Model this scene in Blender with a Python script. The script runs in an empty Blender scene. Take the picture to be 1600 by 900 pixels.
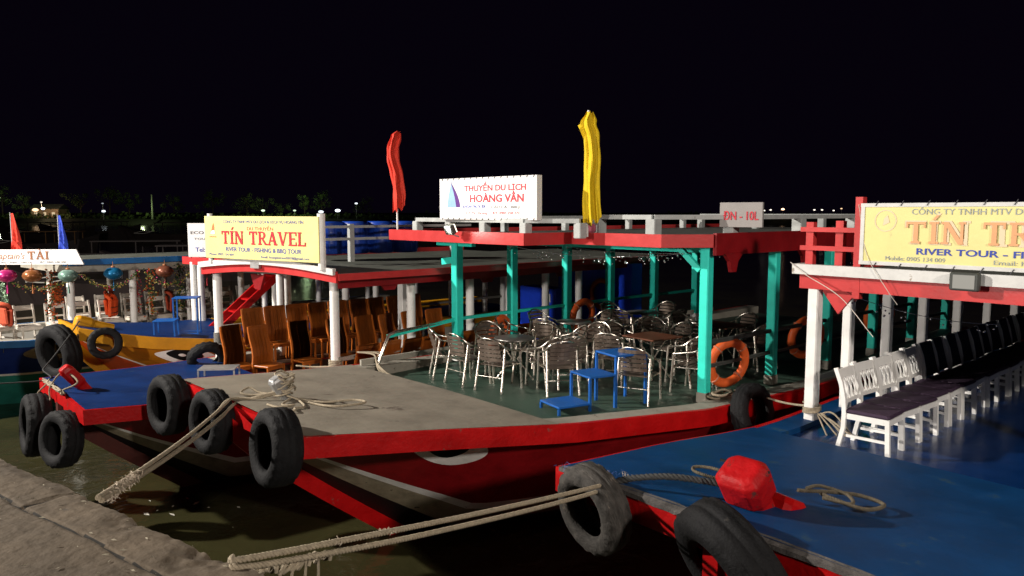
import bpy, math, random
from mathutils import Vector, Matrix, Euler
random.seed(7)
R = math.radians
scene = bpy.context.scene
col = scene.collection

# ------------------------------------------------------------------ camera, world, lamps, exposure
CAM_Z = 3.8
WATER = -0.9
QUAY = 2.1
cd = bpy.data.cameras.new('camera')
cam = bpy.data.objects.new('camera', cd); col.objects.link(cam)
cam.location = (0, 0, CAM_Z)
cam.rotation_euler = (math.pi/2 - math.atan(118/1200), 0, 0)
cd.sensor_width = 36; cd.lens = 1200/1600*36
cd.clip_start = 0.05; cd.clip_end = 3000
scene.camera = cam

wd = bpy.data.worlds.new('World'); scene.world = wd; wd.use_nodes = True
bg = wd.node_tree.nodes['Background']
bg.inputs[0].default_value = (0.0016, 0.0008, 0.003, 1); bg.inputs[1].default_value = 1.0
scene.view_settings.view_transform = 'Standard'
scene.view_settings.look = 'None'
scene.view_settings.exposure = 0.0
scene.view_settings.gamma = 1
scene.cycles.use_denoising = True
scene.cycles.max_bounces = 6
scene.cycles.sample_clamp_indirect = 4

def point_light(name, loc, power, color, radius):
    l = bpy.data.lights.new(name, 'POINT'); l.energy = power; l.color = color; l.shadow_soft_size = radius
    o = bpy.data.objects.new(name, l); o.location = loc; col.objects.link(o); return o
def spot_light(name, loc, target, power, color, radius, size, blend=.6):
    l = bpy.data.lights.new(name, 'SPOT'); l.energy = power; l.color = color; l.shadow_soft_size = radius
    l.spot_size = R(size); l.spot_blend = blend
    o = bpy.data.objects.new(name, l); o.location = loc
    o.rotation_euler = (Vector(target)-Vector(loc)).to_track_quat('-Z', 'Y').to_euler(); col.objects.link(o); return o
# outside the frame: a quay street lamp, a low stall light, an added fill
point_light('quay_and_fill_light', (-22.0, 11.0, 12.2), 34000, (1.0, .93, .84), .3)
point_light('quay_and_fill_light', (-16.0, -2.0, 4.9), 8600, (1.0, .92, .84), .35)
point_light('quay_and_fill_light', (9.0, -9.0, 9.2), 9000, (1.0, .9, .8), .5)  # unseen fill added behind the camera to brighten the near hull sides

# ------------------------------------------------------------------ helpers
def lerp(a, b, t): return a+(b-a)*t
def tab(T, u):
    if u <= T[0][0]: return T[0][1]
    for (a, x), (b, y) in zip(T, T[1:]):
        if u <= b:
            t = (u-a)/(b-a); return lerp(x, y, t)
    return T[-1][1]

def tag(o, label=None, cat=None, group=None, kind=None):
    if label: o['label'] = label
    if cat: o['category'] = cat
    if group: o['group'] = group
    if kind: o['kind'] = kind
    return o
def empty(name, loc=(0, 0, 0), rz=0, label=None, cat=None, group=None):
    o = bpy.data.objects.new(name, None); o.location = loc; o.rotation_euler = (0, 0, rz)
    o.empty_display_size = .2; col.objects.link(o); return tag(o, label, cat, group)
def copy_tree(o, parent=None):
    c = o.copy(); col.objects.link(c)
    if parent is not None: c.parent = parent
    for ch in list(o.children): copy_tree(ch, c)
    return c

class MB:
    def __init__(s): s.v = []; s.f = []; s.m = []; s.sm = []
    def add(s, vs, fs, mi=0, smooth=False):
        n = len(s.v); s.v += [tuple(p) for p in vs]
        for f in fs: s.f.append(tuple(i+n for i in f)); s.m.append(mi); s.sm.append(smooth)
    def box(s, c, d, rot=None, mi=0, ch=0.0):
        x, y, z = d[0]/2, d[1]/2, d[2]/2
        if ch <= 0:
            vs = [Vector((a*x, b*y, e*z)) for e in (-1, 1) for b in (-1, 1) for a in (-1, 1)]
            fs = [(0, 2, 3, 1), (4, 5, 7, 6), (0, 1, 5, 4), (2, 6, 7, 3), (0, 4, 6, 2), (1, 3, 7, 5)]
        else:   # chamfered box: octagon section in xy, straight z, small top bevel
            h = min(ch, x*.9, y*.9)
            oct_ = [(x-h, -y), (x, -y+h), (x, y-h), (x-h, y), (-x+h, y), (-x, y-h), (-x, -y+h), (-x+h, -y)]
            k = [(1, -z+h), (1, z-h)]
            rings = []
            ino = [((abs(a)-h*.7)*(1 if a > 0 else -1), (abs(b)-h*.7)*(1 if b > 0 else -1)) for a, b in oct_]
            zz = max(z-h, z*.2)
            vs = [Vector((a, b, -z)) for a, b in ino]+[Vector((a, b, -zz)) for a, b in oct_]+[Vector((a, b, zz)) for a, b in oct_]+[Vector((a, b, z)) for a, b in ino]
            fs = [tuple(reversed(range(8))), tuple(range(24, 32))]
            for r in range(3):
                for i in range(8): j = (i+1) % 8; fs.append((r*8+i, r*8+j, r*8+8+j, r*8+8+i))
        if rot is not None:
            M = rot if isinstance(rot, Matrix) else Euler(rot).to_matrix()
            vs = [M @ v for v in vs]
        c = Vector(c); s.add([v+c for v in vs], fs, mi)
    def beam(s, p0, p1, w, h, mi=0, up=(0, 0, 1), ch=0):
        p0 = Vector(p0); p1 = Vector(p1); d = p1-p0; L = d.length
        if L < 1e-6: return
        z = d/L; u = Vector(up)
        if abs(z.dot(u)) > .98: u = Vector((1, 0, 0))
        x = u.cross(z).normalized(); y = z.cross(x)
        M = Matrix((x, y, z)).transposed()
        s.box((p0+p1)/2, (w, h, L), M, mi, ch)
    def tube(s, pts, r, n=8, mi=0, caps=True, closed=False):
        pts = [Vector(p) for p in pts]; N = len(pts); rs = r if isinstance(r, (list, tuple)) else [r]*N
        vs = []; prev = None
        for i, p in enumerate(pts):
            a = pts[(i-1) % N] if (i > 0 or closed) else p
            b = pts[(i+1) % N] if (i < N-1 or closed) else p
            t = (b-a).normalized() if (b-a).length > 1e-9 else Vector((0, 0, 1))
            if prev is None:
                up = Vector((0, 0, 1)) if abs(t.z) < .9 else Vector((1, 0, 0)); x = up.cross(t).normalized()
            else:
                x = (prev - t*prev.dot(t))
                x = x.normalized() if x.length > 1e-6 else Vector((1, 0, 0))
            prev = x; y = t.cross(x)
            for k in range(n):
                a_ = 2*math.pi*k/n; vs.append(p+(x*math.cos(a_)+y*math.sin(a_))*rs[i])
        fs = []
        for i in range(N if closed else N-1):
            j = (i+1) % N
            for k in range(n): l = (k+1) % n; fs.append((i*n+k, i*n+l, j*n+l, j*n+k))
        s.add(vs, fs, mi, True)
        if caps and not closed:
            s.add([vs[k] for k in range(n)], [tuple(reversed(range(n)))], mi)
            s.add([vs[(N-1)*n+k] for k in range(n)], [tuple(range(n))], mi)
    def lathe(s, prof, n=32, mi=0, M=None, closed=False, wob=None):
        vs = []; P = len(prof)
        for k in range(n):
            a = 2*math.pi*k/n
            for i, (r, z) in enumerate(prof):
                rr = r+(wob(i, k) if wob else 0)
                v = Vector((rr*math.cos(a), rr*math.sin(a), z)); vs.append(M @ v if M else v)
        fs = []
        for k in range(n):
            l = (k+1) % n
            for i in range(P if closed else P-1):
                j = (i+1) % P; fs.append((k*P+i, l*P+i, l*P+j, k*P+j))
        s.add(vs, fs, mi, True)
    def prism(s, poly, z0, z1, mi=0, mtop=None):
        n = len(poly); g0 = z0 if callable(z0) else (lambda x, y: z0); g1 = z1 if callable(z1) else (lambda x, y: z1)
        vs = [(x, y, g0(x, y)) for x, y in poly]+[(x, y, g1(x, y)) for x, y in poly]
        A = sum(poly[i][0]*poly[(i+1) % n][1]-poly[(i+1) % n][0]*poly[i][1] for i in range(n))
        r = list(range(n)) if A > 0 else list(reversed(range(n)))
        s.add(vs, [tuple(i+n for i in r)], mi if mtop is None else mtop)
        s.add(vs, [tuple(reversed(r))], mi)
        s.add(vs, [(r[i], r[(i+1) % n], r[(i+1) % n]+n, r[i]+n) for i in range(n)], mi)
    def ribbon(s, pts, h, th, mi=0):     # vertical plank along a path of TOP points
        pts = [Vector(p) for p in pts]; N = len(pts); vs = []
        for i, p in enumerate(pts):
            ds = []
            if i > 0: ds.append((p-pts[i-1]))
            if i < N-1: ds.append((pts[i+1]-p))
            ns = []
            for d in ds:
                d = Vector((d.x, d.y, 0)).normalized(); ns.append(Vector((-d.y, d.x, 0)))
            nn = sum(ns, Vector((0, 0, 0))).normalized()
            k = th/2/max(.4, nn.dot(ns[0])); hh = h(i) if callable(h) else h
            for sgn, dz in ((1, 0), (-1, 0), (-1, -hh), (1, -hh)): vs.append(p+nn*k*sgn+Vector((0, 0, dz)))
        fs = []
        for i in range(N-1):
            for k in range(4): l = (k+1) % 4; fs.append((i*4+k, i*4+4+k, i*4+4+l, i*4+l))
        fs += [(0, 1, 2, 3), tuple((N-1)*4+k for k in (3, 2, 1, 0))]
        s.add(vs, fs, mi)
    def ball(s, c, r, n=10, mi=0, sq=(1, 1, 1)):
        prof = [(max(1e-4, math.sin(math.pi*i/(n//2+2))), -math.cos(math.pi*i/(n//2+2))) for i in range(n//2+3)]
        c = Vector(c); vs = []
        M = Matrix.Translation(c) @ Matrix.Diagonal((r*sq[0], r*sq[1], r*sq[2], 1))
        s.lathe(prof, n, mi, M)
    def build(s, name, mats, parent=None, loc=None, rz=None):
        me = bpy.data.meshes.new(name); me.from_pydata([tuple(v) for v in s.v], [], s.f)
        for m in (mats if isinstance(mats, (list, tuple)) else [mats]): me.materials.append(m)
        me.polygons.foreach_set('material_index', s.m); me.polygons.foreach_set('use_smooth', s.sm); me.update()
        o = bpy.data.objects.new(name, me); col.objects.link(o)
        if parent: o.parent = parent
        if loc: o.location = loc
        if rz is not None: o.rotation_euler = (0, 0, rz)
        return o

# ------------------------------------------------------------------ materials
_M = {}
def mat(name, c, rough=.5, var=.18, scale=5., bump=.15, metal=0., wear=None, wamt=.4, wscale=9., spec=.32, stretch=None, detail=5., streak=None):
    if name in _M: return _M[name]
    m = bpy.data.materials.new(name); m.use_nodes = True; nt = m.node_tree; N = nt.nodes; L = nt.links
    b = N['Principled BSDF']; b.inputs['Roughness'].default_value = rough; b.inputs['Metallic'].default_value = metal
    b.inputs['Specular IOR Level'].default_value = spec
    tc = N.new('ShaderNodeTexCoord'); mp = N.new('ShaderNodeMapping'); L.new(tc.outputs['Object'], mp.inputs[0])
    if stretch: mp.inputs['Scale'].default_value = stretch
    n1 = N.new('ShaderNodeTexNoise'); n1.inputs['Scale'].default_value = scale; n1.inputs['Detail'].default_value = detail; n1.inputs['Roughness'].default_value = .65
    L.new(mp.outputs[0], n1.inputs['Vector'])
    r1 = N.new('ShaderNodeValToRGB'); r1.color_ramp.elements[0].position = .3; r1.color_ramp.elements[1].position = .72
    r1.color_ramp.elements[0].color = (*[x*(1-var) for x in c], 1); r1.color_ramp.elements[1].color = (*[min(1, x*(1+var)) for x in c], 1)
    L.new(n1.outputs['Fac'], r1.inputs[0]); out = r1.outputs[0]
    if wear:
        n2 = N.new('ShaderNodeTexNoise'); n2.inputs['Scale'].default_value = wscale; n2.inputs['Detail'].default_value = 9; n2.inputs['Roughness'].default_value = .72
        L.new(mp.outputs[0], n2.inputs['Vector'])
        r2 = N.new('ShaderNodeValToRGB'); t = .78-.3*wamt; r2.color_ramp.elements[0].position = t; r2.color_ramp.elements[1].position = t+.05
        r2.color_ramp.elements[0].color = (0, 0, 0, 1); r2.color_ramp.elements[1].color = (1, 1, 1, 1)
        L.new(n2.outputs['Fac'], r2.inputs[0])
        mx = N.new('ShaderNodeMixRGB'); L.new(r2.outputs[0], mx.inputs[0]); L.new(out, mx.inputs[1]); mx.inputs[2].default_value = (*wear, 1); out = mx.outputs[0]
    L.new(out, b.inputs['Base Color'])
    rr = N.new('ShaderNodeMapRange'); rr.inputs['To Min'].default_value = max(.03, rough-.12); rr.inputs['To Max'].default_value = min(1, rough+.15)
    L.new(n1.outputs['Fac'], rr.inputs[0]); L.new(rr.outputs[0], b.inputs['Roughness'])
    if bump:
        n3 = N.new('ShaderNodeTexNoise'); n3.inputs['Scale'].default_value = scale*6; n3.inputs['Detail'].default_value = 6
        L.new(mp.outputs[0], n3.inputs['Vector'])
        bp = N.new('ShaderNodeBump'); bp.inputs['Strength'].default_value = bump; bp.inputs['Distance'].default_value = .02
        L.new(n3.outputs['Fac'], bp.inputs['Height']); L.new(bp.outputs[0], b.inputs['Normal'])
    _M[name] = m; return m
def emit(name, c, s):
    if name in _M: return _M[name]
    m = bpy.data.materials.new(name); m.use_nodes = True; b = m.node_tree.nodes['Principled BSDF']
    b.inputs['Base Color'].default_value = (.05, .05, .05, 1); b.inputs['Emission Color'].default_value = (*c, 1); b.inputs['Emission Strength'].default_value = s
    _M[name] = m; return m

WHITE = mat('white_paint', (.8, .79, .76), .45, .1, 4, .12, wear=(.28, .22, .16), wamt=.42, wscale=7)
TRIM = mat('white_trim_paint', (.62, .62, .6), .5, .12, 5, .15, wear=(.3, .25, .2), wamt=.5, wscale=5)
RED = mat('red_paint', (.5, .022, .018), .36, .22, 3, .2, wear=(.2, .07, .06), wamt=.42, wscale=6)
REDB = mat('red_bow_paint', (.44, .003, .004), .42, .22, 3, .3, wear=(.22, .07, .055), wamt=.48, wscale=5, spec=.25)
REDD = mat('dark_red_paint', (.24, .006, .009), .42, .25, 2.5, .2, wear=(.1, .03, .03), wamt=.4)
FASC = mat('fascia_red_paint', (.52, .035, .035), .4, .12, 4, .1, wear=(.3, .1, .09), wamt=.36)
TEAL = mat('teal_paint', (.03, .72, .58), .5, .12, 4, .1, wear=(.05, .2, .14), wamt=.38)
BLUE = mat('blue_deck_paint', (.0015, .04, .135), .55, .3, 1.6, .22, wear=(.02, .06, .12), wamt=.58, wscale=3.2, detail=11, spec=.14)
BLUEC = mat('blue_deck_paint_dark', (.0015, .022, .11), .55, .3, 1.8, .22, wear=(.02, .05, .11), wamt=.5, wscale=4, spec=.14)
BLUES = mat('blue_metal_paint', (.01, .1, .38), .42, .12, 6, .08)
BLUEW = mat('blue_wall_paint', (.01, .06, .7), .45, .15, 3, .1)
BLUEP = mat('blue_plastic', (.01, .05, .35), .35, .1, 4, .05)
GREY = mat('grey_deck_paint', (.225, .2, .16), .66, .26, 1.3, .35, wear=(.12, .1, .08), wamt=.56, wscale=2.2, detail=9)
RIM = mat('grey_gunwale_paint', (.3, .28, .235), .6, .2, 2, .3, wear=(.12, .1, .08), wamt=.55, wscale=5)
GREEN = mat('green_floor_paint', (.04, .075, .055), .5, .28, 1.6, .2, wear=(.1, .1, .085), wamt=.42, wscale=3)
ROOFG = mat('roof_felt', (.085, .09, .075), .7, .3, 2, .3, wear=(.16, .15, .12), wamt=.4, wscale=3)
CONC = mat('railing_grey_paint', (.42, .44, .43), .6, .15, 5, .2, wear=(.2, .19, .17), wamt=.42)
RUB = mat('tyre_rubber', (.01, .01, .011), .75, .35, 7, .5, wear=(.035, .032, .03), wamt=.44, wscale=9, spec=.2)
RUBW = mat('worn_tyre_rubber', (.055, .05, .045), .85, .7, 5, .6, wear=(.2, .17, .14), wamt=.62, wscale=5, stretch=(1, 1, 3))
YEL = mat('yellow_paint', (.56, .25, .004), .45, .16, 3, .15, wear=(.3, .14, .03), wamt=.42)
ORA = mat('orange_paint', (.5, .06, .005), .45, .16, 3, .15, wear=(.25, .05, .02), wamt=.38)
OCH = mat('ochre_paint', (.36, .13, .004), .5, .2, 3, .15)
TAN = mat('weathered_stripe_paint', (.3, .26, .18), .6, .35, 4, .2, wear=(.07, .06, .04), wamt=.55, wscale=4)
BLK = mat('black_paint', (.006, .006, .007), .5, .2, 4, .1)
TEALH = mat('teal_hull_paint', (.03, .24, .19), .5, .2, 3, .15)
BLUEH = mat('blue_hull_paint', (.012, .13, .36), .45, .15, 3, .15)
NAVY = mat('navy_paint', (.008, .025, .16), .5, .15, 3, .15)
WOOD = mat('varnished_wood', (.36, .095, .014), .32, .45, 3, .1, stretch=(1, 1, .15), spec=.4)
WOODT = mat('brown_table_wood', (.12, .045, .025), .35, .3, 4, .1)
STEEL = mat('brushed_steel', (.82, .75, .66), .27, .1, 8, .03, metal=1.)
SLAT = mat('chair_slat_brown', (.13, .1, .08), .3, .3, 6, .05, metal=.4)
DARKM = mat('dark_rail_paint', (.05, .055, .05), .5, .2, 5, .1)
ROPE = mat('rope_fibre', (.34, .285, .205), .9, .3, 40, .4)
ROPED = mat('dark_rope_fibre', (.045, .045, .045), .9, .3, 40, .3)
FRAY = mat('frayed_fibre', (.5, .42, .33), .95, .2, 20, .2)
RING = mat('life_ring_orange', (.72, .12, .025), .45, .12, 5, .06, wear=(.35, .1, .04), wamt=.36)
JACK = mat('life_jacket_orange', (.85, .1, .02), .7, .15, 8, .3)
CUSH = mat('purple_seat_cushion', (.045, .025, .05), .7, .2, 10, .2)
DARKC = mat('dark_chair_cover', (.018, .02, .035), .75, .25, 12, .3)
CREAM = mat('cream_chair_paint', (.62, .57, .5), .45, .1, 6, .1, wear=(.3, .25, .2), wamt=.36)
SIGNY = mat('sign_yellow_vinyl', (.74, .67, .27), .42, .07, 1.2, .25, wear=(.5, .45, .22), wamt=.42, wscale=2)
SIGNW = mat('sign_white_vinyl', (.78, .77, .76), .4, .06, 1.2, .2)
INKR = mat('red_lettering', (.55, .02, .04), .5, .08, 5, 0)
INKO = mat('orange_lettering', (.62, .17, .06), .5, .08, 5, 0)
INKB = mat('blue_lettering', (.03, .06, .35), .5, .08, 5, 0)
INKK = mat('dark_lettering', (.05, .05, .06), .5, .08, 5, 0)
INKT = mat('bronze_lettering', (.3, .12, .05), .5, .1, 5, 0)
INKP = mat('purple_sail', (.1, .02, .22), .5, .08, 5, 0)
INKL = mat('pale_blue_sail', (.3, .5, .75), .5, .08, 5, 0)
GALV = mat('galvanised_steel', (.4, .4, .4), .45, .15, 6, .1, metal=.7)
GLASS = emit('floodlight_glass', (1, .9, .68), 3.2)
GLASS2 = emit('dim_floodlight_glass', (1, .95, .8), .25)

# ------------------------------------------------------------------ boat frames (u towards the stern, v to the far side)
class Frame:
    def __init__(s, ox, oy, deg): s.o = (ox, oy); s.t = R(deg); s.c = math.cos(s.t); s.s = math.sin(s.t)
    def w(s, u, v, z=0): return Vector((s.o[0]+s.c*u-s.s*v, s.o[1]+s.s*u+s.c*v, z))
FB = Frame(-3.5, 9.5, 42)
FA = Frame(.47, 7.22, 40)
FC = Frame(-6.1, 10.75, 42)
FD = Frame(-8.4, 14.8, 42)
FE = Frame(-11.4, 17.9, 42)

# generic boat hull: slab-like deck with a raked V-bow below it
def make_boat(F, name, label, near, far, zd, L, udeck, stem_v, wt, hullm, deckm, railm, floorm, floor_z, stem_mat, bow_skew=0., rimm=None, slab=.24, stemlen=2.4, wb=None, group=None, rim_w=.32):
    root = empty(name, (F.o[0], F.o[1], 0), F.t, label, 'boat', group)
    step = .25; n = int(L/step); us = [i*step for i in range(n+1)]
    sk = lambda u, v: u + bow_skew*v*max(0, 1-u/udeck)
    # foredeck planks surface
    d = MB(); K = 10
    nd = int(round(udeck/step)); grid = []
    for i in range(nd+1):
        u = us[i]; a, b = tab(near, u), tab(far, u); row = []
        for k in range(K+1):
            v = lerp(a, b, k/K); row.append((sk(u, v-(a+b)/2), v, tab(zd, u)+.03*math.sin(math.pi*k/K)))
        grid.append(row)
    vs = [p for r in grid for p in r]
    d.add(vs, [(i*(K+1)+k, i*(K+1)+K+1+k, i*(K+1)+K+2+k, i*(K+1)+k+1)[::-1] for i in range(nd) for k in range(K)], 0)
    # back lip of the foredeck down to the floor
    last = grid[-1]
    d.add([p for p in last]+[(p[0], p[1], floor_z-.05) for p in last], [(k, k+1, K+2+k, K+1+k) for k in range(K)], 0)
    d.build('foredeck', [deckm], root)
    # rubbing rail right round the bow
    r = MB()
    path = [(us[i], tab(near, us[i]), tab(zd, us[i])-.004) for i in range(n, -1, -1)]+[(us[i], tab(far, us[i]), tab(zd, us[i])-.004) for i in range(0, n+1)]
    mid = lambda u: (tab(near, u)+tab(far, u))/2
    path = [(sk(u, v-mid(u)), v, z) for u, v, z in path]
    r.ribbon(path, slab, .07)
    r.build('rubbing_rail', [railm], root)
    # gunwales
    for T, sg in ((near, 1), (far, -1)):
        g = MB(); P = []
        for i in range(nd, n+1):
            u = us[i]; v = tab(T, u)+sg*.035; z = tab(zd, u)
            P.append([(u, v, z-.006), (u, v+sg*rim_w, z-.006), (u, v+sg*rim_w, floor_z-.04), (u, v, z-slab)])
        vs = [p for q in P for p in q]; fs = []
        for i in range(len(P)-1):
            for k in range(3):
                f = (i*4+k, i*4+4+k, i*4+5+k, i*4+k+1); fs.append(f if sg < 0 else f[::-1])
        g.add(vs, fs); g.build('gunwale', [rimm or deckm], root)
    # floor
    fl = MB(); P = []
    for i in range(nd, n+1): u = us[i]; P += [(u, tab(near, u)+.2, floor_z), (u, tab(far, u)-.2, floor_z)]
    fl.add(P, [(i*2, i*2+2, i*2+3, i*2+1) for i in range(n-nd)]); fl.build('floor', [floorm], root)
    # hull
    wb = wb or [(0, .03), (2.4, .05), (3.5, .5), (5, .95), (8, 1.2), (12, 1.1), (20, .8)]
    def surf(u, t, sg=-1, off=0):
        zt = tab(zd, u)-slab+.03
        zs = lerp(tab(zd, 0)-slab-.05, WATER-.25, min(1, (u/stemlen))**.9)
        c = stem_v; vt = min(tab(wt, u), abs((tab(near, u) if sg < 0 else tab(far, u))-c)-.06)
        vb = min(tab(wb, u), vt); v = lerp(vt, vb, t)+.10*math.sin(math.pi*t)*min(1, u/1.5); z = lerp(zt, zs, t**.92 if t > 0 else t)
        return Vector((u, c+sg*(v+off), z))
    rows = [0, .12, .24, .36, .39, .48, .56, .62, .66, .72, .8, .9, 1.0]
    mi = hullm[1]
    h = MB(); hu = [i*.2 for i in range(int(L/.2)+1)]
    for sg in (-1, 1):
        vs = [surf(u, t, sg) for u in hu for t in rows]; nr = len(rows)
        for i in range(len(hu)-1):
            for k in range(nr-1):
                f = (i*nr+k, i*nr+nr+k, i*nr+nr+k+1, i*nr+k+1)
                h.add([vs[q] for q in (f if sg > 0 else f[::-1])], [(0, 1, 2, 3)], mi(k, hu[i]), True)
    h.build('hull', hullm[0], root)
    # stem board
    s = MB(); pts = []
    for i in range(13):
        u = stemlen*i/12*1.03; z = lerp(tab(zd, 0)-slab-.02, WATER-.25, min(1, u/stemlen)**.9)
        pts.append((u-.1, stem_v, z+.12))
    s.ribbon(pts, .3, .14); s.build('stem', [stem_mat], root)
    root['u_stem'] = stemlen
    return root, surf

def eye(surf, u0, t0, lu, lt, parent, sg=-1, white=WHITE):
    m = MB(); N = 28
    def disc(cu, ct, a, b, off, mi):
        vs = [surf(cu, ct, sg, off)]
        for i in range(N):
            an = 2*math.pi*i/N; q = math.copysign(abs(math.cos(an))**1.0, math.cos(an)); w = math.sin(an)*(1-.25*q*q)
            vs.append(surf(cu+a*q, ct+b*w, sg, off))
        for i in range(N):
            j = (i+1) % N; f = (0, i+1, j+1)
            m.add([vs[k] for k in (f if sg > 0 else f)], [(0, 1, 2)], mi)
    disc(u0, t0, lu, lt, .012, 0); disc(u0-.06*lu/.5, t0-.03, lu*.55, lt*.72, .02, 1); disc(u0-.2*lu, t0-lt*.25, lu*.12, lt*.18, .028, 0)
    return m.build('eye', [white, BLK], parent)

def stem_head(F, root, u, v, z, m, ln=.55, r=.17, tilt=32, name='stem_head'):
    s = MB(); d = Vector((-math.cos(R(tilt)), 0, math.sin(R(tilt)))); y = Vector((0, 1, 0)); x = y.cross(d)
    c = .62; sec = [(1, -c), (1, c), (c, 1), (-c, 1), (-1, c), (-1, -c), (-c, -1), (c, -1)]
    def ring(k, rr, dz=0): return [Vector((u, v, z+dz))+d*k+(x*a+y*b)*rr for a, b in sec]
    rs = [ring(-.3, r*.72), ring(ln*.1, r*.74), ring(ln*.22, r*.8), ring(ln*.3, r*.98), ring(ln*.34, r), ring(ln*.84, r*1.02), ring(ln*.96, r*.82), ring(ln, r*.66)]
    vs = [p for q in rs for p in q]; K = len(rs)
    s.add(vs, [(i*8+k, i*8+(k+1) % 8, i*8+8+(k+1) % 8, i*8+8+k)[::-1] for i in range(K-1) for k in range(8)]+[tuple((K-1)*8+k for k in range(8))[::-1]])
    o = s.build(name, [m], root); bv = o.modifiers.new('bevel', 'BEVEL'); bv.width = r*.12; bv.segments = 3; bv.limit_method = 'ANGLE'; bv.angle_limit = R(20)
    return o

def post(root, u, v, z0, z1, w=.14, m=WHITE, base=None, bh=.18, round_=False, d=None):
    p = MB()
    if round_: p.tube([(u, v, z0), (u, v, z1)], w/2, 14)
    else: p.box((u, v, (z0+z1)/2), (w, d or w, z1-z0), None, 0, .015)
    o = p.build('post', [m], root)
    if base:
        b = MB(); b.box((u, v, z0+bh/2-.02), (w+.02, (d or w)+.02, bh), None, 0, .012); b.build('post_base', [base], o)
    return o

def strip(root, name, pts, w, h, m):
    b = MB()
    for a, c in zip(pts, pts[1:]): b.beam(a, c, w, h)
    return b.build(name, [m], root)

# ------------------------------------------------------------------ the setting: water, quay, far bank
def water_material():
    m = bpy.data.materials.new('river_water'); m.use_nodes = True; nt = m.node_tree; N = nt.nodes; L = nt.links
    b = N['Principled BSDF']; b.inputs['Roughness'].default_value = .13; b.inputs['IOR'].default_value = 1.33
    tc = N.new('ShaderNodeTexCoord')
    n = N.new('ShaderNodeTexNoise'); n.inputs['Scale'].default_value = .35; n.inputs['Detail'].default_value = 6
    L.new(tc.outputs['Object'], n.inputs['Vector'])
    r = N.new('ShaderNodeValToRGB'); r.color_ramp.elements[0].position = .35; r.color_ramp.elements[1].position = .7
    r.color_ramp.elements[0].color = (.022, .02, .009, 1); r.color_ramp.elements[1].color = (.04, .038, .015, 1)
    L.new(n.outputs['Fac'], r.inputs[0]); L.new(r.outputs[0], b.inputs['Base Color'])
    w = N.new('ShaderNodeTexNoise'); w.inputs['Scale'].default_value = 1.6; w.inputs['Detail'].default_value = 4; w.inputs['Distortion'].default_value = .6
    L.new(tc.outputs['Object'], w.inputs['Vector'])
    bp = N.new('ShaderNodeBump'); bp.inputs['Strength'].default_value = .5; bp.inputs['Distance'].default_value = .08
    L.new(w.outputs['Fac'], bp.inputs['Height']); L.new(bp.outputs[0], b.inputs['Normal'])
    return m
w = MB(); w.add([(-1500, -300, WATER), (1500, -300, WATER), (1500, 1500, WATER), (-1500, 1500, WATER)], [(0, 1, 2, 3)])
tag(w.build('water', [water_material()]), kind='structure')

# quay: a concrete apron with a coping of separate stones, edge worn away
QA = Vector((-3.50, 5.16)); qd = (Vector((-1.25, 3.53))-QA).normalized(); qn = Vector((qd.y, -qd.x))
if qn.y > 0: qn = -qn
from mathutils import noise as mnoise
def qpt(s, t, z): p = QA+qd*s+qn*t; return (p.x, p.y, z)
def nz(x, y, z=0): return mnoise.noise(Vector((x, y, z)))
quaymat = mat('quay_concrete', (.118, .091, .064), .9, .32, 1.9, .8, wear=(.065, .054, .044), wamt=.56, wscale=3.2, detail=11, spec=.2)
q = MB(); s0, s1, ds = -1.5, 5.2, .02; ns_ = int((s1-s0)/ds)
ts = [0, .012, .03, .05]+[.05+.013*i for i in range(1, 34)]+[.48+.04*i for i in range(1, 62)]
def qh(s, t):
    z = QUAY+.012*nz(s*1.3, t*1.3)+.005*nz(s*6, t*6, 3)+.0022*nz(s*22, t*22, 5)
    c = .285+.01*math.sin(s*1.1+.6)+.022*nz(s*2.5, 9)
    d = abs(t-c)
    if d < .016: z -= .02*(1-d/.016)*(.5+1.2*abs(nz(s*5, 2)))
    for js in (1.0, 3.3):
        jt = abs(s-js-.06*t-.03*nz(t*4, 1+js))
        if t < c and jt < .022: z -= .02*(1-jt/.022)
    chip = max(0, nz(s*2.3, 4.4)-.12)*1.2+max(0, nz(s*9, 7))*.18
    if t < .28: z -= max(0, (.07*chip+.012)-t*.16)*.9*(1+.8*nz(s*14, t*14))
    return z
vs = []
for i in range(ns_+1):
    s = s0+i*ds; e = .03*nz(s*1.7, 0)+.012*nz(s*7, 3)+.008*nz(s*24, 6)
    for t in ts: vs.append(qpt(s, t+e*max(0, 1-t/.3), qh(s, t)))
T = len(ts)
def groove(s, t):
    c = .285+.01*math.sin(s*1.1+.6)+.022*nz(s*2.5, 9)
    return abs(t-c) < .007+.006*nz(s*6, 1) or (t < c and any(abs(s-js-.06*t-.03*nz(t*4, 1+js)) < .010 for js in (1.0, 3.3)))
q.add(vs, [], 0)
for i in range(ns_):
    for k in range(T-1):
        q.f.append((i*T+k, i*T+T+k, i*T+T+k+1, i*T+k+1)); q.m.append(1 if groove(s0+(i+.5)*ds, (ts[k]+ts[k+1])/2) else 0); q.sm.append(True)
edge = [vs[i*T] for i in range(ns_+1)]
q.add(edge+[(p[0]+.04*qn.x*0, p[1], WATER-1) for p in edge], [(i, ns_+1+i, ns_+2+i, i+1) for i in range(ns_)], 0)
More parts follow.
